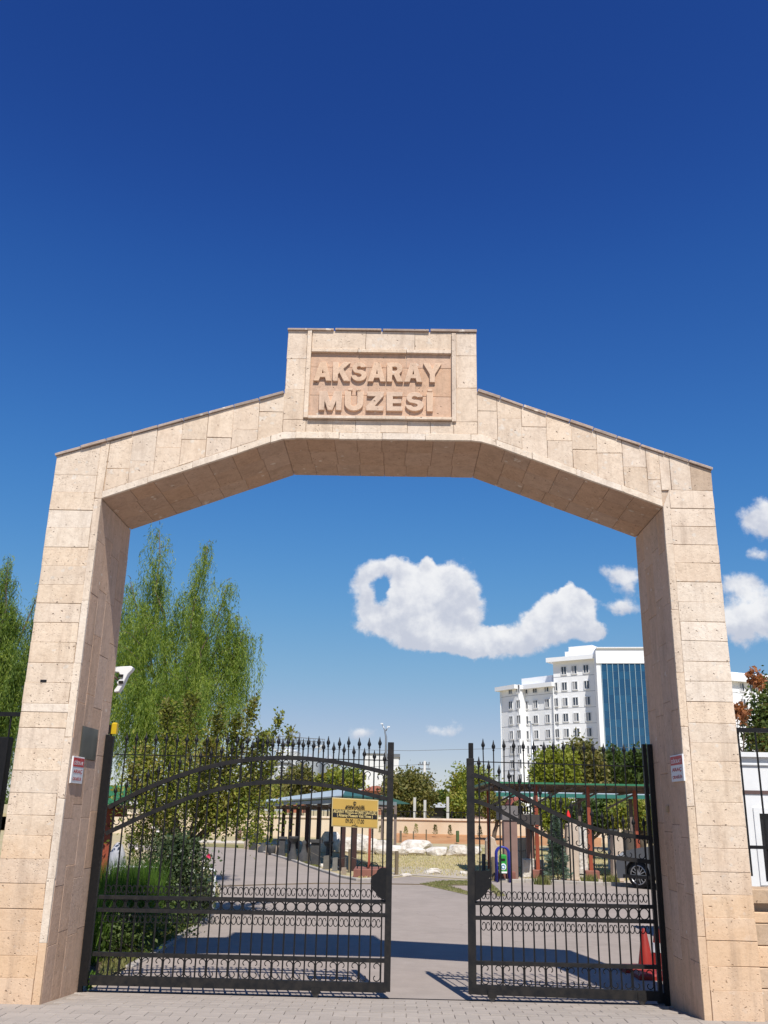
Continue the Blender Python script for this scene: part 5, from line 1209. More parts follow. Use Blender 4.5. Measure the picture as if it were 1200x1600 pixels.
# second smaller shelter roof behind, to the right of the sign
Y2 = 38; sh2 = thing('small_shelter', 'small shelter with dark green sloping roof just left of the left gate stile', 'shelter', (onY(595, 1280, Y2)[0], Y2, GZ))
q = [np.array(onY(x, y, Y2)) for x, y in ((556, 1246), (596, 1243), (641, 1257), (560, 1257))]
MB().slab([q[0], q[1], q[2], q[3]], (0, -1, .6), .06).build('roof', M_rdark, sh2)
for x in (580, 598, 618): a = onY(x, 1257, Y2+.5); MB().bar((a[0], Y2+.5, GZ), (a[0], Y2+.5, a[2]+.15), .14).build('post', M_under, sh2)

# retaining wall with coping and railing on the terrace behind
RWy = 51.0
M_rw = plain('rendered_wall', (.68, .57, .43), (.58, .45, .31), .35, .95, .4, .01, 8)
xl, xr = onY(120, 1290, RWy)[0], onY(1000, 1290, RWy)[0]; ztp = float(onY(650, 1281, RWy)[2])
rw = thing('retaining_wall', 'long cream rendered retaining wall across the far side of the grounds', 'wall', ((xl+xr)/2, RWy, GZ))
MB().bx(xl, xr, RWy, RWy+.4, GZ-.1, ztp).build('wall_face', M_rw, rw)
m = MB(); x = xl
while x < xr: m.bx(x+.01, min(x+1.5, xr), RWy-.08, RWy+.5, ztp, ztp+.11); x += 1.5
m.build('coping', M_pal, rw)
ter = MB(); ter.bx(-120, 160, RWy+.41, 500, ztp-.3, ztp-.1); struct(ter.build('terrace', M_grass))
tf = thing('terrace_railing', 'thin dark railing along the top of the far retaining wall', 'railing', ((xl+xr)/2, RWy+.3, ztp+.11))
zt = float(onY(650, 1268, RWy)[2]); MB().bx(xl, xr, RWy+.28, RWy+.33, zt-.03, zt+.02).build('rail', M_iron, tf)
m = MB(); x = xl
while x < xr: m.bx(x-.015, x+.015, RWy+.28, RWy+.32, ztp+.1, zt); x += .32
stuff(m.build('bars', M_iron, tf))
m = MB(); x = xl
while x < xr: m.bx(x-.04, x+.04, RWy+.26, RWy+.34, ztp+.1, zt+.08); x += 2.6
m.build('posts', M_iron, tf)

def conifer(label, px, pb, h, w, n=500, mat=M_con, cat='conifer', name='conifer', Y=None, size=.09, grp=None):
    p = (onZ(px, pb) if pb > 1320 else onY(px, pb, 48.5)) if Y is None else np.array(gnd(px, Y)); k = mpp(p); H = h*k; W_ = w*k/2; base = np.array(p, float); G = thing(name, label, cat, base, grp)
    t = rng.random(n)**.8; an = rng.random(n)*2*PI; r = W_*(1-t)**.8*(.45+.6*rng.random(n))*(1+.25*np.sin(t*25)); P = np.stack([np.cos(an)*r, np.sin(an)*r, .04*H+t*H*.94], 1)
    D = np.stack([np.cos(an), np.sin(an), .5+0*t], 1); link('crown', leaves(P, size, mat, 'crown', .3, dirs=D, jit=.4), G); MB().tube([base, base+(0, 0, H*.97)], [.03*H/2, .004], 6).build('trunk', M_bark, G); return G
conifer('tiny conifer, left of two, in the orange earth bed seen through the gap', 680, 1305, 15, 7, 260, M_oak, size=.10); conifer('tiny conifer, right of two, in the orange earth bed seen through the gap', 703, 1306, 16, 6, 260, M_oak, size=.10)
conifer('small brownish conifer near the second stake in the earth bed', 634, 1304, 12, 5, 180, M_yel, size=.10); conifer('small sapling beside the third tiny conifer by the gate stile', 650, 1303, 15, 6, 150, M_yel, size=.10)
conifer('tiny conifer behind the right gate stile', 750, 1309, 18, 7, 240, M_oak, size=.10); conifer('small dry conifer under the hours sign', 595, 1303, 12, 8, 220, M_oak, size=.1)
conifer('small dry sapling under the left shelter', 418, 1301, 15, 5, 200, M_yel, size=.1)
conifer('blue green cypress shrub between the red posts on the right', 872, 1377, 98, 34, 6500, M_con, 'shrub', 'cypress_shrub', size=.10)

# trees beyond the wall
def ptree(label, px, base_py, Y, bl, n, size, mat, tr=.2, grp='trees beyond the far wall', name='broadleaf_tree', **kw):
    b = onY(px, base_py, Y); zb = min(float(b[2]), ztp-.1) if Y > 47.5 else GZ
    return tree(name, label, (b[0], Y, zb), [blob(x, y, Y+dy, rx, ry) for (x, y, rx, ry, dy) in bl], n, size, mat, tr, group=grp, **kw)
ptree('brown green round tree above the wall just right of the left gate stile', 640, 1284, 58, [(640, 1240, 36, 32, 0), (622, 1236, 22, 28, 1), (662, 1246, 20, 26, -1), (645, 1228, 24, 18, 0)], 9000, .26, M_oak, .25)
ptree('dense yellow green tree left of the right gate stile', 735, 1284, 57, [(732, 1232, 30, 34, 0), (752, 1238, 24, 36, 1), (722, 1254, 22, 22, -1)], 9000, .24, M_yel, .25)
conifer('dark pointed conifer left of the dense yellow green tree', 706, 1280, 62, 34, 2600, M_dcon, Y=62, size=.3)
ptree('small far tree between the two big trees in the gap', 680, 1278, 95, [(678, 1250, 16, 12, 0), (690, 1246, 8, 9, 0)], 1500, .5, M_grn, .2)
ptree('brown green tree in front of the grey silos', 470, 1262, 62, [(466, 1222, 22, 24, 0), (450, 1235, 20, 18, 0)], 4500, .30, M_oak, .2)
ptree('brown green tree left of the white block tower', 530, 1262, 62, [(528, 1222, 22, 20, 0), (508, 1228, 18, 16, 0), (552, 1222, 16, 20, 0)], 5000, .30, M_yel, .2)
ptree('low tree behind the left end of the long shelter', 430, 1262, 58, [(420, 1240, 26, 16, 0), (396, 1236, 22, 20, 1)], 3800, .28, M_oak, .2)
ptree('lime yellow tree in front of the white block of flats', 862, 1285, 36, [(862, 1205, 26, 30, 0), (848, 1215, 20, 20, 0), (885, 1200, 20, 28, .5)], 7500, .19, M_brt, .18)
ptree('brown green tree in front of the flats, right of the lime yellow one', 912, 1285, 38, [(910, 1195, 28, 34, 0), (920, 1212, 28, 20, 0), (900, 1180, 14, 16, 0)], 8000, .19, M_oak, .18)
ptree('dark green tree below the blue glass front', 955, 1285, 40, [(955, 1200, 26, 28, 0), (975, 1208, 24, 22, 0)], 6500, .2, M_grn, .18)
ptree('green tree beside the inner edge of the right pillar', 1000, 1285, 37, [(1000, 1200, 26, 26, 0), (1025, 1205, 28, 30, 0)], 6500, .2, M_grn, .18)
ptree('yellow green bushy tree below the right shelter roof, left one', 862, 1340, 31, [(858, 1274, 22, 24, 0), (880, 1270, 20, 26, 0)], 5000, .15, M_brt, .14)
ptree('dark bushy tree below the right shelter roof, middle', 920, 1340, 30, [(918, 1276, 28, 24, 0), (945, 1272, 26, 26, 0)], 6500, .15, M_grn, .14)
ptree('yellow green bushy tree below the right shelter roof, next to the pillar', 985, 1340, 29, [(985, 1272, 32, 24, 0), (1020, 1276, 26, 26, 0), (1048, 1270, 26, 26, 0)], 7000, .14, M_yel, .14)
ptree('dark tree behind the right gate leaf near its stile', 770, 1290, 47, [(772, 1262, 20, 16, 0), (800, 1262, 18, 14, 0)], 3200, .2, M_oak, .15)
# near tree right of the right pillar, with rust coloured shoots
ty = 6.2
tree('autumn_tree', 'tree with green and rust coloured leaves above the white cabin at the right edge', gnd(1215, ty), [blob(1195, 1130, ty, 34, 52), blob(1225, 1110, ty+.3, 40, 60), blob(1188, 1160, ty-.2, 28, 24)], 5000, .085, M_aut, .08, limbs=8, per=14)
tree('autumn_tree', 'rust coloured leafy branch tip beside the outer edge of the right pillar', gnd(1150, ty-.4), [blob(1154, 1112, ty-.4, 12, 14), blob(1180, 1062, ty-.3, 10, 16)], 520, .08, M_org, .03, limbs=5, per=8)

# ================================================================== RIGHT SIDE OBJECTS
# nearer shelter: underside seen, teal-edged roof behind
SYn, SYf = 18.2, 22.5
L1 = np.array(onY(764, 1222.5, SYn)); R1 = np.array(onY(1040, 1231, SYn)); 
rs_ = thing('right_shelter', 'open shelter with green edged sheet roof and red brown posts behind the right gate leaf', 'shelter', ((L1[0]+R1[0])/2, SYn, GZ))
zA = L1[2]; L1[2] = R1[2] = (L1[2]+R1[2])/2
far_z = float(onY(900, 1241, SYf)[2])-.02; R1 = R1+np.array([2.2, 0, 0])
Lb = np.array([L1[0]-.15, SYf, far_z+.12]); Rb = np.array([R1[0]+1, SYf, far_z+.12])
MB().slab([L1, R1, Rb, Lb], (0, .1, 1), .04).build('roof', M_under, rs_)
m = MB(); m.bar(L1+(0, -.03, .03), R1+(0, -.03, .03), .05, .045); m.bar(L1+(-.02, 0, .03), Lb+(-.02, 0, .03), .06, .09); m.build('fascia', M_tgrn, rs_)
m = MB()
for f in (.18, .5, .82): m.bar(L1*(1-f)+Lb*f-(0, 0, .05), R1*(1-f)+Rb*f-(0, 0, .05), .06, .07)
m.build('purlin', M_under, rs_)
m = MB()
for x in np.linspace(L1[0]+.1, R1[0]-.3, 7): m.bar((x, SYn+.1, L1[2]-.09), (x, SYf-.1, far_z+.03), .05, .07); m.bar((x, SYn+.9, L1[2]-.62), (x+.9, SYn+.9, L1[2]-.16), .05, .05)
m.build('rafter', M_under, rs_)
T1 = np.array(onY(775, 1237, SYf+.6)); T2 = np.array(onY(1060, 1249, SYf+.6)); T1[2] = T2[2] = (T1[2]+T2[2])/2+.02
sh3 = thing('teal_roof_shelter', 'low shelter with pale roof strip and teal edge behind the green edged one', 'shelter', ((T1[0]+T2[0])/2, SYf+.6, GZ)); T2 = T2+np.array([2, 0, 0])
h_ = 5*mpp(T1); MB().slab([T1, T2, T2+(0, 1.6, h_*1.4), T1+(0, 1.6, h_*1.4)], (0, -.3, 1), .04).build('roof', M_rpale, sh3)
MB().bx(T1[0], T2[0], SYf+.55, SYf+.60, T1[2]-h_*.95, T1[2]+.02).build('fascia', M_teal, sh3)
for x in (800, 905, 985): a = onY(x, 1255, SYf+1); MB().bar((a[0], SYf+1, GZ), (a[0], SYf+1, T1[2]), .12).build('post', M_under, sh3)
M_dbr = bpy.data.materials['dark_brown_paint']
for (x, yb, yt, pl) in ((764.5, 1345, 1226, 0), (841, 1372, 1240, 1), (924.5, 1373, 1250, 1), (1000, 1373, 1250, 1)):
    p = onZ(x, yb); p[1] = np.clip(p[1], SYn+.15, SYf-.5); p = np.array(onY(x, yb, p[1])); f = np.clip((p[1]-SYn)/(SYf-SYn), 0, 1); z = L1[2]*(1-f)+Lb[2]*f-.02
    o = MB().bar((p[0], p[1], GZ), (p[0], p[1], z), .10).build('post', M_rp, rs_)
    if pl: MB().slab([(p[0]-.19, p[1]-.19, GZ), (p[0]+.19, p[1]-.19, GZ), (p[0]+.19, p[1]+.19, GZ), (p[0]-.19, p[1]+.19, GZ)], (0, 0, 1), .22, .02).build('plinth', bpy.data.materials['red_brown_plaster'], o)
# dark chain between plinths
a = onZ(830, 1371); b = onZ(1005, 1374); tag(MB().tube([(a[0]+(b[0]-a[0])*t, a[1]+(b[1]-a[1])*t-.25, GZ+.12) for t in np.linspace(0, 1, 6)], .022, 5).build('low_pipe', M_iron, None, tuple(a)), 'black low pipe rail along the kerb below the right shelter', 'pipe rail')

# old pavilion: thick mauve pier, grey lintel, reddish tiled arch
pb = onZ(800, 1376); PYY = pb[1]+.05; kx = mpp(onY(800, 1340, PYY)); X0, X1 = onY(788, 1330, PYY)[0], onY(809, 1330, PYY)[0]
pav_ = thing('stone_fountain_house', 'fountain house with thick mauve pier and red arched top behind the green bin', 'monument', (X0+.3, PYY, GZ))
zc_ = float(onY(800, 1282, PYY)[2]); zl2 = float(onY(800, 1259, PYY)[2]); zr2 = float(onY(815, 1249, PYY)[2]); X2 = onY(840, 1300, PYY)[0]
M_mauve = plain('mauve_plaster', (.27, .17, .14), (.22, .135, .11), 3, .9, .3, .006, 30)
MB().slab([(X0, PYY, GZ), (X1, PYY, GZ), (X1, PYY+.45, GZ), (X0, PYY+.45, GZ)], (0, 0, 1), zc_-GZ, .02).build('pier', M_mauve, pav_)
MB().slab([(X2-.12, PYY+1.3, GZ), (X2+.1, PYY+1.3, GZ), (X2+.1, PYY+1.5, GZ), (X2-.12, PYY+1.5, GZ)], (0, 0, 1), zc_-GZ, .02).build('pier', M_mauve, pav_)
MB().bx(X0-.04, X1+.03, PYY-.03, PYY+1.5, zc_+.003, zl2).build('lintel', plain('grey_lintel', (.20, .18, .17), (.15, .135, .13), 5, .9), pav_)
MB().bx(X1+.033, X2+.1, PYY+.2, PYY+1.5, zc_-.10, zc_+.16).build('lintel', plain('dark_lintel', (.06, .05, .045)), pav_)
ap = [(onY(798, 1259, PYY)[0], zl2), (onY(802, 1253, PYY)[0], zl2+(zr2-zl2)*.6), (onY(812, 1249, PYY)[0], zr2), (onY(822, 1250, PYY)[0], zr2-.02), (onY(832, 1256, PYY)[0], zl2+.08), (onY(838, 1264, PYY)[0], zl2-.1), (onY(833, 1264, PYY)[0], zl2-.12), (onY(822, 1256, PYY)[0], zl2+.02), (onY(806, 1256, PYY)[0], zl2+.02)]
m = MB(); 
for i in range(4):
    a, b = ap[i], ap[i+1]; m.slab([(a[0], PYY, a[1]), (b[0], PYY, b[1]), (b[0], PYY+1.3, b[1]), (a[0], PYY+1.3, a[1])], (0, 0, 1), .07, .01)
m.build('arched_roof', plain('red_tile', (.36, .11, .08), (.28, .08, .06), 9, .8, .5, .01, 40), pav_)
m = MB()
for x in np.linspace(X1+.1, X2-.05, 6): m.bar((x, PYY+.3, zc_+.17), (x, PYY+.3, zl2), .04)
m.build('grille', M_iron, pav_)
# carved slabs and stones
def slabst(label, pts, Y, t=.35, mat=None, name='stone_slab', cat='stone slab'):
    P = [onY(x, y, Y) for x, y in pts]; zmin = min(p[2] for p in P); P = [(p[0], Y, GZ if p[2] < zmin+.06 else p[2]) for p in P]
    m = MB(); m.slab([(a, b+t, c) for a, b, c in P], (0, -1, 0), t, .03); return tag(m.build(name, mat or M_pal2, None, (float(np.mean([p[0] for p in P])), Y, GZ)), label, cat)
M_pal2 = plain('pale_carved_stone', (.58, .47, .37), (.49, .38, .29), 5, .9, .5, .012, 16)
Ys = onZ(820, 1356)[1]
o = slabst('pale slab with a carved curved groove behind the green bin', [(809, 1350), (833, 1352), (833, 1312), (824, 1309), (809, 1310)], Ys)
c0 = onY(809, 1322, Ys-.01); k = mpp(c0); MB().tube([tuple(onY(x, y, Ys-.005)) for x, y in ((809, 1329), (814, 1330), (820, 1329), (826, 1325), (831, 1319))], .02, 5).build('groove', M_tan, o)
slabst('white square block below the grooved slab', [(817, 1370), (835, 1370), (835, 1342), (817, 1342)], onZ(826, 1372)[1], .3, M_marb)
slabst('low white block right of the grooved slab', [(835, 1353), (850, 1353), (850, 1344), (835, 1344)], onZ(840, 1356)[1], .3, M_marb)
slabst('flat pale slab lying left of the cypress shrub', [(842, 1368), (866, 1368), (866, 1361), (842, 1361)], onZ(850, 1369)[1], .5, M_marb)
slabst('tall pale slab right of the cypress shrub', [(884, 1378), (906, 1378), (904, 1292), (897, 1285), (886, 1288)], 17.6)
slabst('white stepped stele left of the second red post', [(905, 1367), (920, 1367), (917, 1292), (904, 1289)], 18.6, .3, M_marb)
slabst('broad cream stele nearer the car', [(959, 1378), (976, 1378), (975, 1304), (958, 1302)], 17.4)
slabst('upper white block behind the broad cream stele', [(952, 1330), (966, 1330), (965, 1296), (952, 1295)], 23, .3, M_marb)
slabst('cream stele beside the car', [(980, 1348), (992, 1348), (991, 1300), (980, 1297)], 20.5)
slabst('rounded pinkish boulder stone left of the mauve pier', [(760, 1340), (776, 1342), (777, 1322), (773, 1310), (765, 1305), (760, 1314)], onZ(768, 1345)[1], .6)
# small weed tufts on the kerb verge
for (x, y, lb) in ((921, 1380, 'tuft of weeds by the second red post on the right kerb'), (955, 1380, 'tuft of weeds by the cream stele on the kerb'), (848, 1382, 'weeds at the kerb below the cypress shrub')):
    p = onZ(x, y); blades('weed_tuft', lb, 'weed', p, disc(tuple(p), (.22, .18)), 200, .24, M_gd, .02, .6)

# green litter bin in blue hoop frame
p = onZ(787, 1379); k = mpp(p); BY = p[1]; lb_ = thing('litter_bin', 'green litter bin hung in a blue tubular hoop frame', 'litter bin', (p[0], BY, GZ))
hx = 10*k; zt = 52*k; M_blu = plain('blue_paint', (.03, .035, .30), (.025, .03, .24), 7, .4)
for dy in (0, .30):
    MB().tube([(p[0]-hx, BY+dy, GZ)]+[(p[0]-hx+0, BY+dy, GZ+zt-hx)]+[(p[0]+hx*math.cos(a), BY+dy, GZ+zt-hx+hx*math.sin(a)) for a in np.linspace(PI, 0, 11)]+[(p[0]+hx, BY+dy, GZ)], .024, 6).build('frame', M_blu, lb_)
bx0, bx1 = p[0]-6.5*k, p[0]+6.8*k; z0, z1 = GZ+13*k, GZ+41*k
body = MB().slab([(bx0+.02, BY+.02, z0), (bx1-.02, BY+.02, z0), (bx1-.02, BY+.26, z0), (bx0+.02, BY+.26, z0)], (0, 0, 1), z1-z0, .03).build('body', plain('green_plastic', (.03, .30, .05), (.025, .26, .04), 4, .4), lb_)
MB().bx(p[0]-4*k, p[0]+3*k, BY+.005, BY+.03, z1-9*k, z1-6*k).build('slot', M_blk, body)
m = MB(); cz = z0+10*k
m.slab([(p[0]+4.6*k*math.cos(a), BY+.016, cz+5*k*math.sin(a)) for a in np.linspace(0, 2*PI, 17)[:-1]], (0, -1, 0), .006); m.build('emblem', M_white, body)
m = MB(); m.tube([(p[0]+2.6*k*math.cos(a), BY+.008, cz+2.8*k*math.sin(a)) for a in np.linspace(0, 2*PI, 13)], .012, 4); m.build('emblem', plain('light_blue', (.08, .35, .55)), body)
MB().bx(bx0+.02, bx1-.02, BY+.0, BY+.03, z0+.01, z0+.05).build('white_strip', M_white, body)
p = onZ(787, 1377); MB_ = MB(); a0, a1 = onY(776, 1378, BY+.45)[0], onY(806, 1378, BY+.45)[0]; tag(MB_.slab([(a0, BY+.45, GZ), (a1, BY+.45, GZ), (a1, BY+.9, GZ), (a0, BY+.9, GZ)], (0, 0, 1), .24, .02).build('plinth', bpy.data.materials['red_brown_plaster'], None, (a0, BY+.45, GZ)), 'reddish low plinth behind the green bin', 'plinth')

# traffic cones
def cone(label, px, pb, h, mirr=0):
    p = onZ(px, pb); G = thing('traffic_cone', label, 'traffic cone', (p[0], p[1], GZ), 'traffic cones')
    h_ = h; M_coneshade = bpy.data.materials.get('cone_shaded_red') or plain('cone_shaded_red', (.30, .022, .012), (.24, .016, .01), 6, .5)  # red darkened so the shade on cones and foot blocks sits in the colour
    MB().slab([(p[0]-.14, p[1]-.14, GZ), (p[0]+.14, p[1]-.14, GZ), (p[0]+.14, p[1]+.14, GZ), (p[0]-.14, p[1]+.14, GZ)], (0, 0, 1), .05, .012).build('base', M_coneshade, G)
    MB().lathe((p[0], p[1], GZ+.05), [(.092, 0), (.086, .03), (.026, h_-.05), (.020, h_-.04)], 18).build('cone_body', M_coneshade, G)
    MB().lathe((p[0], p[1], GZ+.05), [(.0735, h_*.28), (.058, h_*.52)], 18).build('reflective_band', M_white, G) if mirr else None
    return G
cone('dark red traffic cone standing in the shade by the right end of the gate', 1010, 1516, .44)
cone('traffic cone with white band partly hidden by the right gate post', 1030, 1512, .43, 1)
for i, (x, y) in enumerate(((1000, 1519), (1024, 1530))):
    p = onZ(x, y); tag(MB().slab([(p[0]-.2, p[1]-.1, GZ), (p[0]+.2, p[1]-.1, GZ), (p[0]+.2, p[1]+.2, GZ), (p[0]-.2, p[1]+.2, GZ)], (0, 0, 1), .06, .02).build('rubber_foot', bpy.data.materials['cone_shaded_red'], None, (p[0], p[1], GZ)), ['orange rubber foot block left of the dark red cone', 'orange rubber foot block in front of the dark red cone'][i], 'foot block')

# silver car: nose to the left, seen past the pillar
cp = onZ(1000, 1389); cx0 = cp[0]; cyy = cp[1]+.02
M_car = plain('silver_paint', (.17, .175, .185), (.18, .185, .195), 1, .28, metal=.6, spec=.6)
M_tyre = plain('tyre', (.015, .015, .016), rough=.85); M_alloy = plain('alloy', (.45, .45, .46), (.4, .4, .41), 4, .3, metal=.8)
M_cgl = plain('car_glass', (.012, .014, .017), rough=.06, spec=.8); M_head = plain('lamp_glass', (.55, .57, .6), rough=.1, spec=.8)
car = thing('parked_car', 'silver car with many spoked alloy wheel half hidden by the right pillar', 'car', (cx0, cyy+.06, GZ), rz=math.radians(-48))
def carprof(sc_y):  # side outline, x from nose, z
    return [(-.78, .32), (-.80, .55), (-.74, .72), (-.45, .86), (.10, .98), (.45, 1.04), (1.05, 1.43), (1.6, 1.50), (2.5, 1.47), (3.05, 1.20), (3.35, 1.08), (3.42, .70), (3.38, .36)]
N_ = carprof(0); low_ = [(-.78, .32)]
def section(y, inset, tum):
    out = []
    for (x, z) in N_: out.append((cx0+x, cyy+y, GZ+z))
    return out
ycs = [(-.06+0.10, .0), (0.0, .0)]
m = MB(); W2 = 1.72
body_lo = [(-.60, .20), (-.63, .50), (-.60, .70), (-.42, .84), (.10, .95), (.50, 1.0), (3.10, 1.04), (3.36, 1.0), (3.42, .70), (3.38, .22)]
arc1 = [(.36*math.cos(a), .31+.37*math.sin(a)) for a in np.linspace(0, PI, 11)]; arc2 = [(2.62+x, z) for x, z in arc1]
outl = [(-.60, .20)]+body_lo[1:-1]+[(3.38, .22)]+[(2.62+.36, .22)]+arc2+[(2.62-.36, .22), (.36, .22)]+arc1+[(-.36, .22)]
rings = []
for (y, s_) in ((.0, .985), (.06, 1.0), (W2-.06, 1.0), (W2, .985)): rings.append([(cx0+1.35+(x-1.35)*s_, cyy+y, GZ+.6+(z-.6)*s_) for x, z in outl])
n_ = len(outl); vs = [p for r_ in rings for p in r_]; fs = [(j*n_+i, j*n_+(i+1) % n_, (j+1)*n_+(i+1) % n_, (j+1)*n_+i) for j in range(3) for i in range(n_)]
m.add(vs, fs+[tuple(range(n_))[::-1], tuple(range(3*n_, 4*n_))]); m.build('body', M_car, car)
cabin = [(.42, .98), (1.06, 1.40), (1.6, 1.48), (2.5, 1.45), (3.15, 1.03)]
m = MB(); rr_ = []
for (y, zin) in ((.05, 0), (.22, 1), (W2-.22, 1), (W2-.05, 0)): pass
lo0 = [(cx0+x, cyy+.05, GZ+1.0) for x, z in cabin]; hi = [(cx0+x, cyy+(.05+.17*(z-1.0)/.45), GZ+z) for x, z in cabin]; hi2 = [(a, cyy+W2-(b-cyy), c) for a, b, c in hi]
k5 = len(cabin); m.add(hi+hi2, [(i, i+1, k5+i+1, k5+i) for i in range(k5-1)]+[tuple(range(k5)), tuple(range(k5, 2*k5))[::-1]]); m.build('cabin_glass', M_cgl, car)
m = MB(); m.slab([(cx0+1.02, cyy+.20, GZ+1.41), (cx0+1.6, cyy+.20, GZ+1.49), (cx0+2.55, cyy+.20, GZ+1.46), (cx0+2.55, cyy+W2-.2, GZ+1.46), (cx0+1.6, cyy+W2-.2, GZ+1.49), (cx0+1.02, cyy+W2-.2, GZ+1.41)], (0, 0, 1), .02)
m.build('roof', M_car, car)
MB().box((cx0+.72, cyy-.06, GZ+1.02), (.16, .12, .11)).build('mirror', M_blk, car)
m = MB(); m.slab([(cx0-.59, cyy-.004, GZ+.66), (cx0-.32, cyy-.004, GZ+.74), (cx0-.38, cyy-.004, GZ+.82), (cx0-.57, cyy-.004, GZ+.72)], (0, -1, 0), .012); m.build('headlight', M_head, car)
m = MB(); m.bx(cx0-.40, cx0+2.2, cyy-.006, cyy+.0, GZ+.23, GZ+.31); m.build('sill_trim', M_blk, car)
for wx in (0, 2.62):
    for wy in (0.06, W2-.24):
        c = np.array([cx0+wx, cyy+wy, GZ+.31]); R_ = .315; m = MB(); vs = []
        pr = [(.0, R_*.70), (.0, R_*.95), (.03, R_), (.17, R_), (.20, R_*.95), (.20, R_*.7)]
        for dy, r in pr:
            for j in range(20): vs.append(c+np.array([r*math.cos(j*PI/10), dy, r*math.sin(j*PI/10)]))
        m.add(vs, [(i*20+j, i*20+(j+1) % 20, (i+1)*20+(j+1) % 20, (i+1)*20+j) for i in range(5) for j in range(20)]+[tuple(range(100, 120))], 0, True); w = m.build('wheel', M_tyre, car)
        m = MB(); sgn = 1 if wy < 1 else -1; yo = .012 if wy < 1 else .188
        m.tube([c+np.array([R_*.70*math.cos(a), yo, R_*.70*math.sin(a)]) for a in np.linspace(0, 2*PI, 21)], .018, 5)
        for j in range(14):
            a = j*2*PI/14; m.bar(c+np.array([.04*math.cos(a), yo, .04*math.sin(a)]), c+np.array([R_*.7*math.cos(a), yo, R_*.7*math.sin(a)]), .020, .02)
        m.lathe(c, [(.0001, 0)], 3) if False else m.box(c+(0, yo, 0), (.09, .03, .09)); m.bx(c[0]-.001, c[0]+.001, c[1]+.1, c[1]+.1, c[2], c[2]+.001) if False else None
        m.build('rim', M_alloy, w)

# ================================================================== FAR BUILDINGS
# white block of flats with blue glass front
M_wall = plain('white_render', (.84, .84, .84), (.80, .80, .80), .05, .8); M_groove = plain('grey_line', (.36, .36, .38)); M_glass = plain('window_glass', (.035, .045, .06), (.07, .08, .10), .4, .15, spec=.6); M_wfr = plain('window_white', (.78, .78, .78))
def at_depth(px, py, depth): return EYE+ray(px, py)*depth
FL = thing('block_of_flats', 'white stepped block of flats with small windows and a tall blue glass front', 'building', at_depth(900, 1270, 180)*np.array([1, 1, 0])+np.array([0, 0, GZ]))
def H(px, py, depth): return at_depth(px, py, depth)
pA = H(945, 1270, 178.0)[:2]; pB = H(873, 1270, 183.5)[:2]; pC = H(815.5, 1270, 190.5)[:2]; pC2 = H(813, 1270, 188)[:2]; pD = H(787, 1270, 192.5)[:2]
def zat(px, py, xy):     # height on the vertical line over xy that shows at photo row py
    d = ray(px, py); f = (xy[1]-EYE[1])/d[1]; return float((EYE+d*f)[2])
zA_top = zat(945, 1030, pA); zB_top = zat(873, 1074-1, pB); zD_top = zat(787, 1078, pD)
rowz = [zat(937, y, pA) for y in (1044, 1069, 1094, 1119, 1143.5, 1168, 1192, 1216, 1240)]
storey = (rowz[0]-rowz[6])/6
def facade(a, b, ztop, rows, cols, ww=1.05, hh=1.55, name='wall', depth=12):
    a = np.array([a[0], a[1]]); b = np.array([b[0], b[1]]); t = (b-a)/np.linalg.norm(b-a); nrm = np.array([t[1], -t[0]]); nrm = nrm if nrm[1] < 0 else -nrm; ln = np.linalg.norm(b-a)
    P = lambda u, z, o=0: (a[0]+t[0]*u+nrm[0]*o, a[1]+t[1]*u+nrm[1]*o, z)
    MB().slab([P(0, GZ), P(ln, GZ), P(ln, ztop), P(0, ztop)], (-nrm[0], -nrm[1], 0), depth).build(name, M_wall, FL)
    m = MB()
    for z in rows: m.slab([P(0, z-storey*.42, 0), P(ln, z-storey*.42, 0), P(ln, z-storey*.42+.08, 0), P(0, z-storey*.42+.08, 0)], (nrm[0], nrm[1], 0), .02)
    m.build('string_line', M_groove, FL)
    key = (round(t[0], 4), ww)
    mf = MB(); o = np.array([0, 0, 0.])
    def Q(u, z, off): return (t[0]*u+nrm[0]*off, t[1]*u+nrm[1]*off, z)
    for (u0, u1, z0, z1) in ((-ww/2-.15, -ww/2, -hh/2-.15, hh/2+.15), (ww/2, ww/2+.15, -hh/2-.15, hh/2+.15), (-ww/2, ww/2, hh/2, hh/2+.15), (-ww/2, ww/2, -hh/2-.2, -hh/2), (-.05, .06, -hh/2, hh/2)):
        mf.slab([Q(u0, z0, 0), Q(u1, z0, 0), Q(u1, z1, 0), Q(u0, z1, 0)], (nrm[0], nrm[1], 0), .14)
    me_f = mf.mesh('window', M_wfr)
    mp_ = MB(); mp_.slab([Q(-ww/2, -hh/2, 0), Q(ww/2, -hh/2, 0), Q(ww/2, hh/2, 0), Q(-ww/2, hh/2, 0)], (nrm[0], nrm[1], 0), .05); me_p = mp_.mesh('pane', M_glass)
    mc = MB(); mc.slab([Q(-ww/2, -hh/2, .06), Q(-.05, -hh/2, .06), Q(-.05, hh/2, .06), Q(-ww/2, hh/2, .06)], (nrm[0], nrm[1], 0), .02); me_c = mc.mesh('curtain', plain('curtain_grey', (.42, .42, .43)) if 'curtain_grey' not in bpy.data.materials else bpy.data.materials['curtain_grey'])
    for z in rows:
        for u in cols:
            w = link('window', me_f, FL, local=np.array(P(u*ln, z, .0))-world_of(FL)); link('pane', me_p, w)
            if random.random() < .55: link('curtain', me_c, w)
    return P, ln
def ucol(a, b, pxs):
    out = []
    for px in pxs:
        d = ray(px, 1150); # intersect vertical plane a-b with this view direction, in plan
        A_ = np.array([[d[0], a[0]-b[0]], [d[1], a[1]-b[1]]]); r_ = np.linalg.solve(A_, np.array([a[0]-EYE[0], a[1]-EYE[1]])); out.append(float(r_[1]))
    return out
facade(pB, pA, zA_top, rowz, ucol(pB, pA, (885.5, 902, 921, 938.5)))
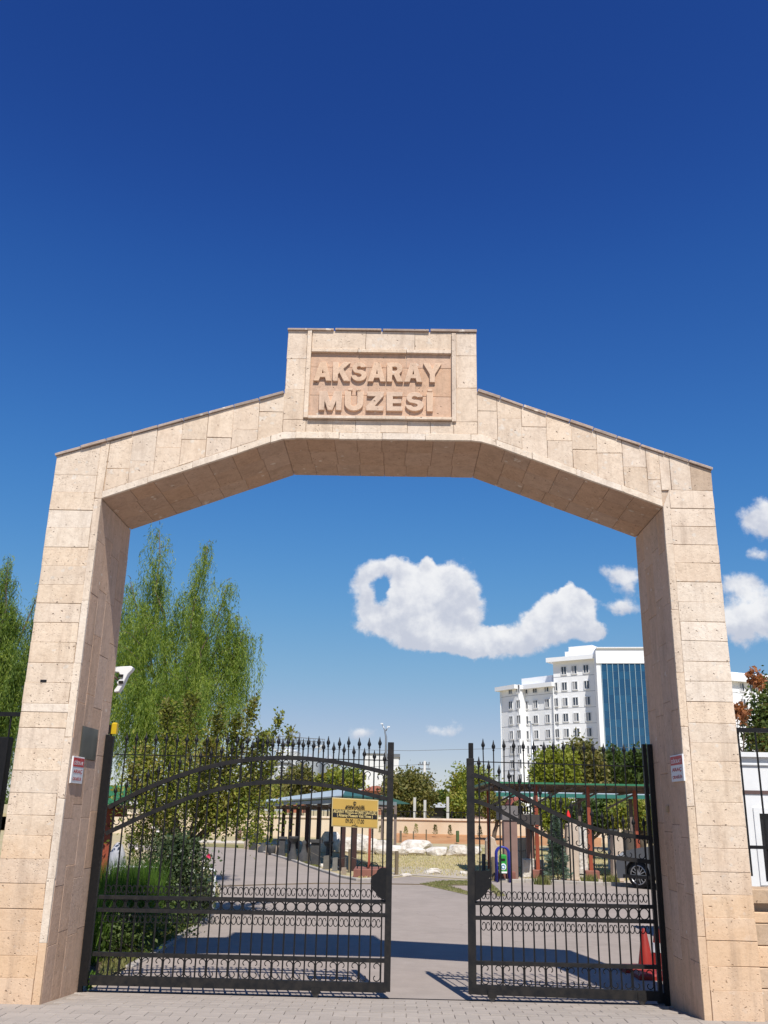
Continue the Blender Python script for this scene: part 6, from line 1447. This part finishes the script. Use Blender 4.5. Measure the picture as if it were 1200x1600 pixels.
facade(pC, pB, zB_top, rowz[1:], ucol(pC, pB, (823.5, 838.5, 857, 871)), depth=11)
facade(pD, pC2, zB_top-.02, rowz[1:], ucol(pD, pC2, (799.5, 811.5)), depth=10)
# eaves and roof blocks
def eave(a, b, z, th, out, nm='eave'):
    a = np.array(a); b = np.array(b); t = (b-a)/np.linalg.norm(b-a); nrm = np.array([t[1], -t[0]]); nrm = nrm if nrm[1] < 0 else -nrm; a_ = a-t*out; b_ = b+t*.3
    MB().slab([(a_[0]+nrm[0]*out, a_[1]+nrm[1]*out, z), (b_[0]+nrm[0]*out, b_[1]+nrm[1]*out, z), (b_[0]-nrm[0]*11, b_[1]-nrm[1]*11, z), (a_[0]-nrm[0]*11, a_[1]-nrm[1]*11, z)], (0, 0, 1), th).build(nm, M_wall, FL)
eave(pB, pA, zA_top, .9, 1.1); eave(pC, pB, zB_top, .9, 1.1); eave(pD, pC2, zB_top-.03, .88, 1.0)
pm_ = lambda a, b, s: np.array(a)+(np.array(b)-np.array(a))*s
eave(pm_(pB, pA, .35)+np.array([0, 3]), pm_(pB, pA, 1)+np.array([0, 3]), zA_top+.9, 1.6, 0, 'roof_block'); eave(pm_(pC, pB, .15)+np.array([0, 3]), pm_(pC, pB, 1)+np.array([0, 3]), zB_top+.9, 1.9, 0, 'roof_block')
eave(pm_(pB, pA, .55)+np.array([0, 4]), pm_(pB, pA, 1)+np.array([0, 4]), zA_top+2.5, 1.0, .6, 'roof_block')
# drainpipes
m = MB()
for q in (pA, pB, pD):
    m.bar((q[0]-.2, q[1]-.25, GZ), (q[0]-.2, q[1]-.25, zB_top if q is not pA else zA_top), .22)
m.build('drainpipe', M_wfr, FL)
# glass tower
g0 = H(949, 1270, 174.0)[:2]; g1 = H(1100, 1270, 172)[:2]; zg = zat(949, 1037, g0); zgt = zat(949, 1013.5, g0)
t = (g1-g0)/np.linalg.norm(g1-g0); nrm = np.array([t[1], -t[0]]); ln = np.linalg.norm(g1-g0)
Pg = lambda u, z, o=0: (g0[0]+t[0]*u+nrm[0]*o, g0[1]+t[1]*u+nrm[1]*o, z)
MB().slab([Pg(-.6, GZ), Pg(ln, GZ), Pg(ln, zgt), Pg(-.6, zgt)], (-nrm[0], -nrm[1], 0), 14).build('tower_wall', M_wall, FL)
MB().slab([Pg(-.5, zgt-.0), Pg(ln, zgt), Pg(ln, zgt+.25), Pg(-.5, zgt+.25)], (nrm[0], nrm[1], 0), .3).build('parapet', M_wfr, FL)
m_, nt, b = newmat('blue_curtain_glass'); b.inputs['Roughness'].default_value = .12; b.inputs['Specular IOR Level'].default_value = .8
ge = N(nt, 'ShaderNodeObjectInfo'); L(nt, mixc(nt, ge.outputs['Random'], (.006, .05, .12), (.012, .085, .17)), b.inputs['Base Color']); M_bg = m_
pw = 1.1; ph = storey/2; me = MB().slab([(0, 0, 0), (t[0]*(pw-.03), t[1]*(pw-.03), 0), (t[0]*(pw-.03), t[1]*(pw-.03), ph-.02), (0, 0, ph-.02)], (nrm[0], nrm[1], 0), .05).mesh('glass_panel', M_bg)
nu = int(min(ln, 15)/pw); nz = int((zg-rowz[7])/ph)
for i in range(nu):
    for j in range(nz): link('glass_panel', me, FL, local=np.array(Pg(.35+i*pw, zg-(j+1)*ph, .01))-world_of(FL))
m = MB()
for i in range(0, nu+1, 1): m.slab([Pg(.35+i*pw-.04, rowz[8]), Pg(.35+i*pw+.06, rowz[8]), Pg(.35+i*pw+.06, zg), Pg(.35+i*pw-.04, zg)], (nrm[0], nrm[1], 0), .22)
m.build('mullion', plain('pale_mullion', (.32, .44, .50)), FL)
MB().slab([Pg(-.6, zg), Pg(ln, zg), Pg(ln, zg+.2), Pg(-.6, zg+.2)], (nrm[0], nrm[1], 0), .25).build('band', M_wfr, FL)
# right wing beyond the pillar
r0 = H(1105, 1270, 176)[:2]; r1 = H(1260, 1270, 186)[:2]; zr_ = zat(1150, 1064, H(1150, 1270, 179)[:2])
rr = [zat(1165, y, H(1165, 1270, 180)[:2]) for y in (1073, 1098, 1122, 1146, 1170, 1194)]
facade(r0, r1, zr_, rr, ucol(r0, r1, (1125, 1140, 1166.5, 1182, 1205))); eave(r0, r1, zr_, 1.0, 1.0); eave(np.array(r0)+(0, 3), np.array(r1)+(0, 3), zr_+1.0, 1.5, 0, 'roof_block')

# silos and mill buildings
M_silo = plain('silo_steel', (.42, .45, .47), (.36, .39, .41), .3, .5, metal=.3); M_cat = plain('catwalk_grey', (.16, .17, .18))
def silo(label, px, top, w, depth, cone_=5, mat=None):
    c = at_depth(px, 1270, depth); k = depth/FOC; r = w/2*k; zt = zat(px, top, c[:2]); G = thing('grain_silo', label, 'silo', (c[0], c[1], GZ), 'grain silos')
    MB().lathe((c[0], c[1], GZ), [(r, 0), (r, zt-GZ)], 26).build('cylinder', mat or M_silo, G); MB().lathe((c[0], c[1], zt), [(r*1.02, 0), (r*.5, cone_*k*.6), (r*.12, cone_*k)], 26).build('cone_top', mat or M_silo, G)
    m = MB()
    for i in range(12):
        z = GZ+(zt-GZ)*(i+1)/13; m.lathe((c[0], c[1], z), [(r*1.006, -.04), (r*1.012, 0), (r*1.006, .04)], 26)
    m.build('hoop_rib', M_silo, G); return zt
silo('pale silo at the left of the row, tallest', 446, 1176, 40, 205, 8, plain('silo_white', (.60, .62, .63), (.54, .56, .57), .3, .6)); silo('grey silo in the middle of the row', 480, 1190, 34, 208, 12); silo('grey silo at the right of the row', 512, 1192, 30, 212, 12); silo('broad grey silo behind the left of the row', 408, 1206, 50, 200, 4)
D_ = 202; cw = thing('catwalk', 'grey lattice catwalk and hoist tower on top of the silos', 'catwalk', at_depth(470, 1163, D_))
m = MB(); a = at_depth(416, 1160, D_); b = at_depth(507, 1166, D_)
for dz in (0, .9, 1.5): m.bar(a+(0, 0, dz), b+(0, 0, dz), .14)
for i in range(26):
    q = a+(b-a)*i/25; m.bar(q, q+np.array([0, 0, 1.5]), .08); 
    if i < 25: m.bar(q, a+(b-a)*(i+1)/25+np.array([0, 0, .9]), .08)
m.build('walkway', M_cat, cw); m = MB()
x0, x1 = at_depth(455, 1160, D_), at_depth(467, 1160, D_); zt = at_depth(460, 1144, D_)[2]
for q in (x0, x1, x0+(0, 2, 0), x1+(0, 2, 0)): m.bar((q[0], q[1], x0[2]-5), (q[0], q[1], zt), .14)
for i in range(6):
    z = x0[2]-3+(zt-x0[2]+3)*i/5; m.bar((x0[0], x0[1], z), (x1[0], x1[1], z), .12)
    if i < 5: m.bar((x0[0], x0[1], z), (x1[0], x1[1], z+1), .08)
m.build('hoist_tower', M_cat, cw)
m = MB(); 
for (xa_, ya_, xb_, yb_) in ((446, 1168, 420, 1196), (446, 1168, 438, 1180), (492, 1168, 508, 1164), (420, 1178, 400, 1200), (505, 1166, 498, 1176), (415, 1160, 444, 1182)): m.bar(at_depth(xa_, ya_, D_-1), at_depth(xb_, yb_, D_-1), .35)
m.build('chute', plain('chute_white', (.6, .62, .63)), cw)
def house(name, label, px0, px1, top, depth, dd, wallmat, roof=None, rh=0, flat=None, wins=()):
    a = at_depth(px0, 1270, depth); b = at_depth(px1, 1270, depth); zt = zat((px0+px1)/2, top, a[:2]); G = thing(name, label, 'building', ((a[0]+b[0])/2, a[1], GZ))
    y = a[1]; MB().bx(a[0], b[0], y, y+dd, GZ, zt).build('wall', wallmat, G); k = depth/FOC
    if rh:
        o = .5; r = rh*k; MB().add([(a[0]-o, y-o, zt), (b[0]+o, y-o, zt), (b[0]+o, y+dd+o, zt), (a[0]-o, y+dd+o, zt), (a[0]+1, y+dd/2, zt+r), (b[0]-1, y+dd/2, zt+r)], [(0, 1, 5, 4), (2, 3, 4, 5), (0, 4, 3), (1, 2, 5), (0, 3, 2, 1)]).build('roof', roof, G)
    if flat: MB().bx(a[0]-.3, b[0]+.3, y-.3, y+dd+.3, zt+.003, zt+flat*k).build('parapet', roof, G)
    for (wx, wy, ww, wh) in wins:
        c = zat(wx, wy, a[:2]); X = at_depth(wx, 1270, depth)[0]; fr = MB(); fr.bx(X-ww*k/2, X+ww*k/2, y-.08, y-.0, c-wh*k/2, c+wh*k/2); f_ = fr.build('window', M_wfr, G)
        MB().bx(X-ww*k/2+.12, X+ww*k/2-.12, y-.11, y-.081, c-wh*k/2+.12, c+wh*k/2-.12).build('pane', M_glass, f_)
    return G
M_rt = plain('roof_tile_red', (.34, .12, .06), (.28, .09, .05), 1, .85, rand=.1)
M_wht = plain('mill_white', (.72, .72, .70), (.64, .64, .62), .15, .85)
house('mill_tower', 'plain white mill tower with rounded top just left of the left gate stile', 566, 606, 1178, 210, 16, M_wht, M_cat, 0, .8, wins=((575, 1215, 3, 5), (590, 1215, 3, 5)))
house('mill_tower', 'white mill block with grey parapet showing right of the left gate stile', 604, 622, 1183, 208, 12, M_wht, M_cat, 0, 5)
house('office_block', 'grey panelled building with dark window grid left of the silos', 410, 446, 1192, 150, 10, plain('grey_panel', (.42, .44, .46)), M_cat, 0, 1.2, wins=[(x, y, 4, 6) for x in (434, 440) for y in (1200, 1208, 1216)])
house('brick_house', 'low red brick house behind the long shelter', 446, 474, 1231, 120, 8, plain('brick_red', (.36, .13, .07), (.30, .10, .06)), M_rt, 3)
house('tiled_house', 'small house with orange tiled gable roof beside the mill tower', 568, 604, 1236, 110, 8, plain('orange_wall', (.45, .20, .12)), M_rt, 9)
house('shed', 'long low shed with pale grey roof seen in the gap between trees', 672, 728, 1262, 75, 9, plain('shed_dark', (.06, .06, .055)), plain('pale_shed_roof', (.50, .50, .47)), 8, wins=((700, 1269, 3, 5), (712, 1270, 3, 5)))
house('kiosk', 'small kiosk with red awning right of the right gate stile', 742, 766, 1262, 70, 5, plain('kiosk_wall', (.5, .35, .3)), plain('awning_red', (.55, .05, .05)), 4)
house('tiled_house', 'low house with red tiled roof below the blue glass front', 940, 1010, 1196, 120, 10, plain('cream_wall', (.5, .42, .33)), M_rt, 7)
house('long_hall', 'dark low hall under the round tree in the gap', 600, 668, 1250, 70, 8, plain('hall_dark', (.05, .04, .035)), plain('hall_roof', (.12, .12, .12)), 3)
# concrete posts on the terrace
for i, (x, y0, y1) in enumerate(((648, 1246, 1276), (664, 1250, 1278), (699.5, 1245, 1275))):
    Yp = 54; a = onY(x, y0, Yp); tag(MB().bar((a[0], Yp, ztp-.15), (a[0], Yp, a[2]), .17).build('concrete_post', plain('concrete_pale', (.55, .53, .49)) if i == 0 else bpy.data.materials['concrete_pale'], None, (a[0], Yp, ztp-.15)), ['left pale concrete post on the terrace under the round tree', 'middle pale concrete post on the terrace, thickest in the gap', 'right pale concrete post on the terrace before the shed'][i], 'post', 'concrete posts on the terrace')
# utility pole, wires, lamp posts
Yu = 85; a = onY(663.5, 1189, Yu); up = thing('utility_pole', 'concrete utility pole with two crossarms in the gap above the trees', 'utility pole', (a[0], Yu, GZ)); k = mpp(a)
MB().tube([(a[0], Yu, GZ), (a[0], Yu, a[2])], [.22, .12], 8).build('pole', bpy.data.materials['concrete_pale'], up)
for dz, w in ((5.5*k, 14*k), (12*k, 18*k)): MB().bar((a[0]-w/2, Yu, a[2]-dz), (a[0]+w/2, Yu, a[2]-dz), .12).build('crossarm', M_cat, up)
m = MB()
for x in (-7, -3, 3, 7): m.lathe((a[0]+x*k, Yu, a[2]-5.5*k), [(.06, 0), (.04, .2), (.06, .25)], 6)
m.build('insulator', M_cat, up)
for lb, pts in (('overhead wire, upper, crossing behind both gate leaves', ((380, 1168), (640, 1173), (760, 1170), (1000, 1168))), ('overhead wire, lower, left of the utility pole', ((560, 1199), (620, 1196.5), (656, 1194.5))), ('overhead wire from the pole down to the right', ((672, 1219), (700, 1223), (745, 1228)))):
    m = MB(); m.tube([onY(x, y, Yu) for x, y in pts], .026, 4); tag(m.build('overhead_wire', M_cat, None, tuple(onY(*pts[0], Yu))), lb, 'wire')
Yl = 70; a = onY(602, 1140, Yl); lp = thing('lamp_post', 'tall double headed lamp post rising over the left gate stile', 'street lamp', (a[0], Yl, GZ)); k = mpp(a); M_gal = plain('galvanised', (.35, .37, .39), (.3, .32, .34), 3, .4, metal=.6)
MB().tube([(a[0]+2*k, Yl, GZ), (a[0]+1.5*k, Yl, a[2]-12*k), (a[0]-1*k, Yl, a[2]), (a[0]-5*k, Yl, a[2]+8*k)], [.16, .09, .06, .05], 7).build('pole', M_gal, lp); MB().tube([(a[0]+1*k, Yl, a[2]-2*k), (a[0]+4*k, Yl, a[2]+4*k)], .05, 6).build('arm', M_gal, lp)
for dx, dz in ((-5.5, 9), (5, 4.5)): MB().box((a[0]+dx*k, Yl, a[2]+dz*k), (4*k, 1.5*k, 1.8*k)).build('lamp_head', M_white, lp)
for i, (x, yt, Yl2) in enumerate(((830, 1131, 60), (848, 1168, 75))):
    a = onY(x, yt, Yl2); k = mpp(a); lp = thing('lamp_post', ['grey lamp post in front of the white flats, taller one', 'shorter lamp post in front of the white flats with dark head'][i], 'street lamp', (a[0], Yl2, GZ))
    MB().tube([(a[0]+2*k, Yl2, GZ), (a[0], Yl2, a[2])], [.14, .06], 7).build('pole', M_gal, lp); MB().tube([(a[0]-2*k, Yl2, a[2]+3*k), (a[0], Yl2, a[2]), (a[0]+4*k, Yl2, a[2]-1*k)], .05, 5).build('arm', M_gal, lp)
    MB().box((a[0]-2.5*k, Yl2, a[2]+3*k), (4*k, 2*k, 2.2*k)).build('lamp_head', M_blk if i else M_gal, lp)
# red pennant by the shelter
a = onY(888, 1272, 16.5); k = mpp(a); rfl = thing('red_lantern', 'small bright red pointed lantern on a pole among the bushes on the right', 'lantern', (a[0], 16.5, GZ)); MB().lathe((a[0], 16.5, a[2]-5*k), [(3.4*k, 0), (3.2*k, 3*k), (1.6*k, 8*k), (.3*k, 11*k)], 10).build('shade', plain('lantern_red', (.75, .02, .02)), rfl); MB().tube([(a[0], 16.5, GZ), (a[0], 16.5, a[2]-5*k)], .02, 6).build('pole', M_iron, rfl)
# distant tree line so the horizon is not bare
m = None; P = []
for i in range(900):
    x = rng.uniform(-260, 330); y = rng.uniform(230, 330); c = np.array([x, y, rng.uniform(0, 1)*4.5*(1+.5*math.sin(x*.05))]); P.append(c+rng.normal(size=(16, 3))*np.array([2.2, 2, 1.2]))
P = np.concatenate(P); P = P[P[:, 2] > -.5]; o = link('distant_woods', leaves(P, 1.3, M_grn, 'distant_woods', .8), None, (0, 0, 0)); stuff(o); o['label'] = 'far line of trees on the horizon'; o['category'] = 'woods'
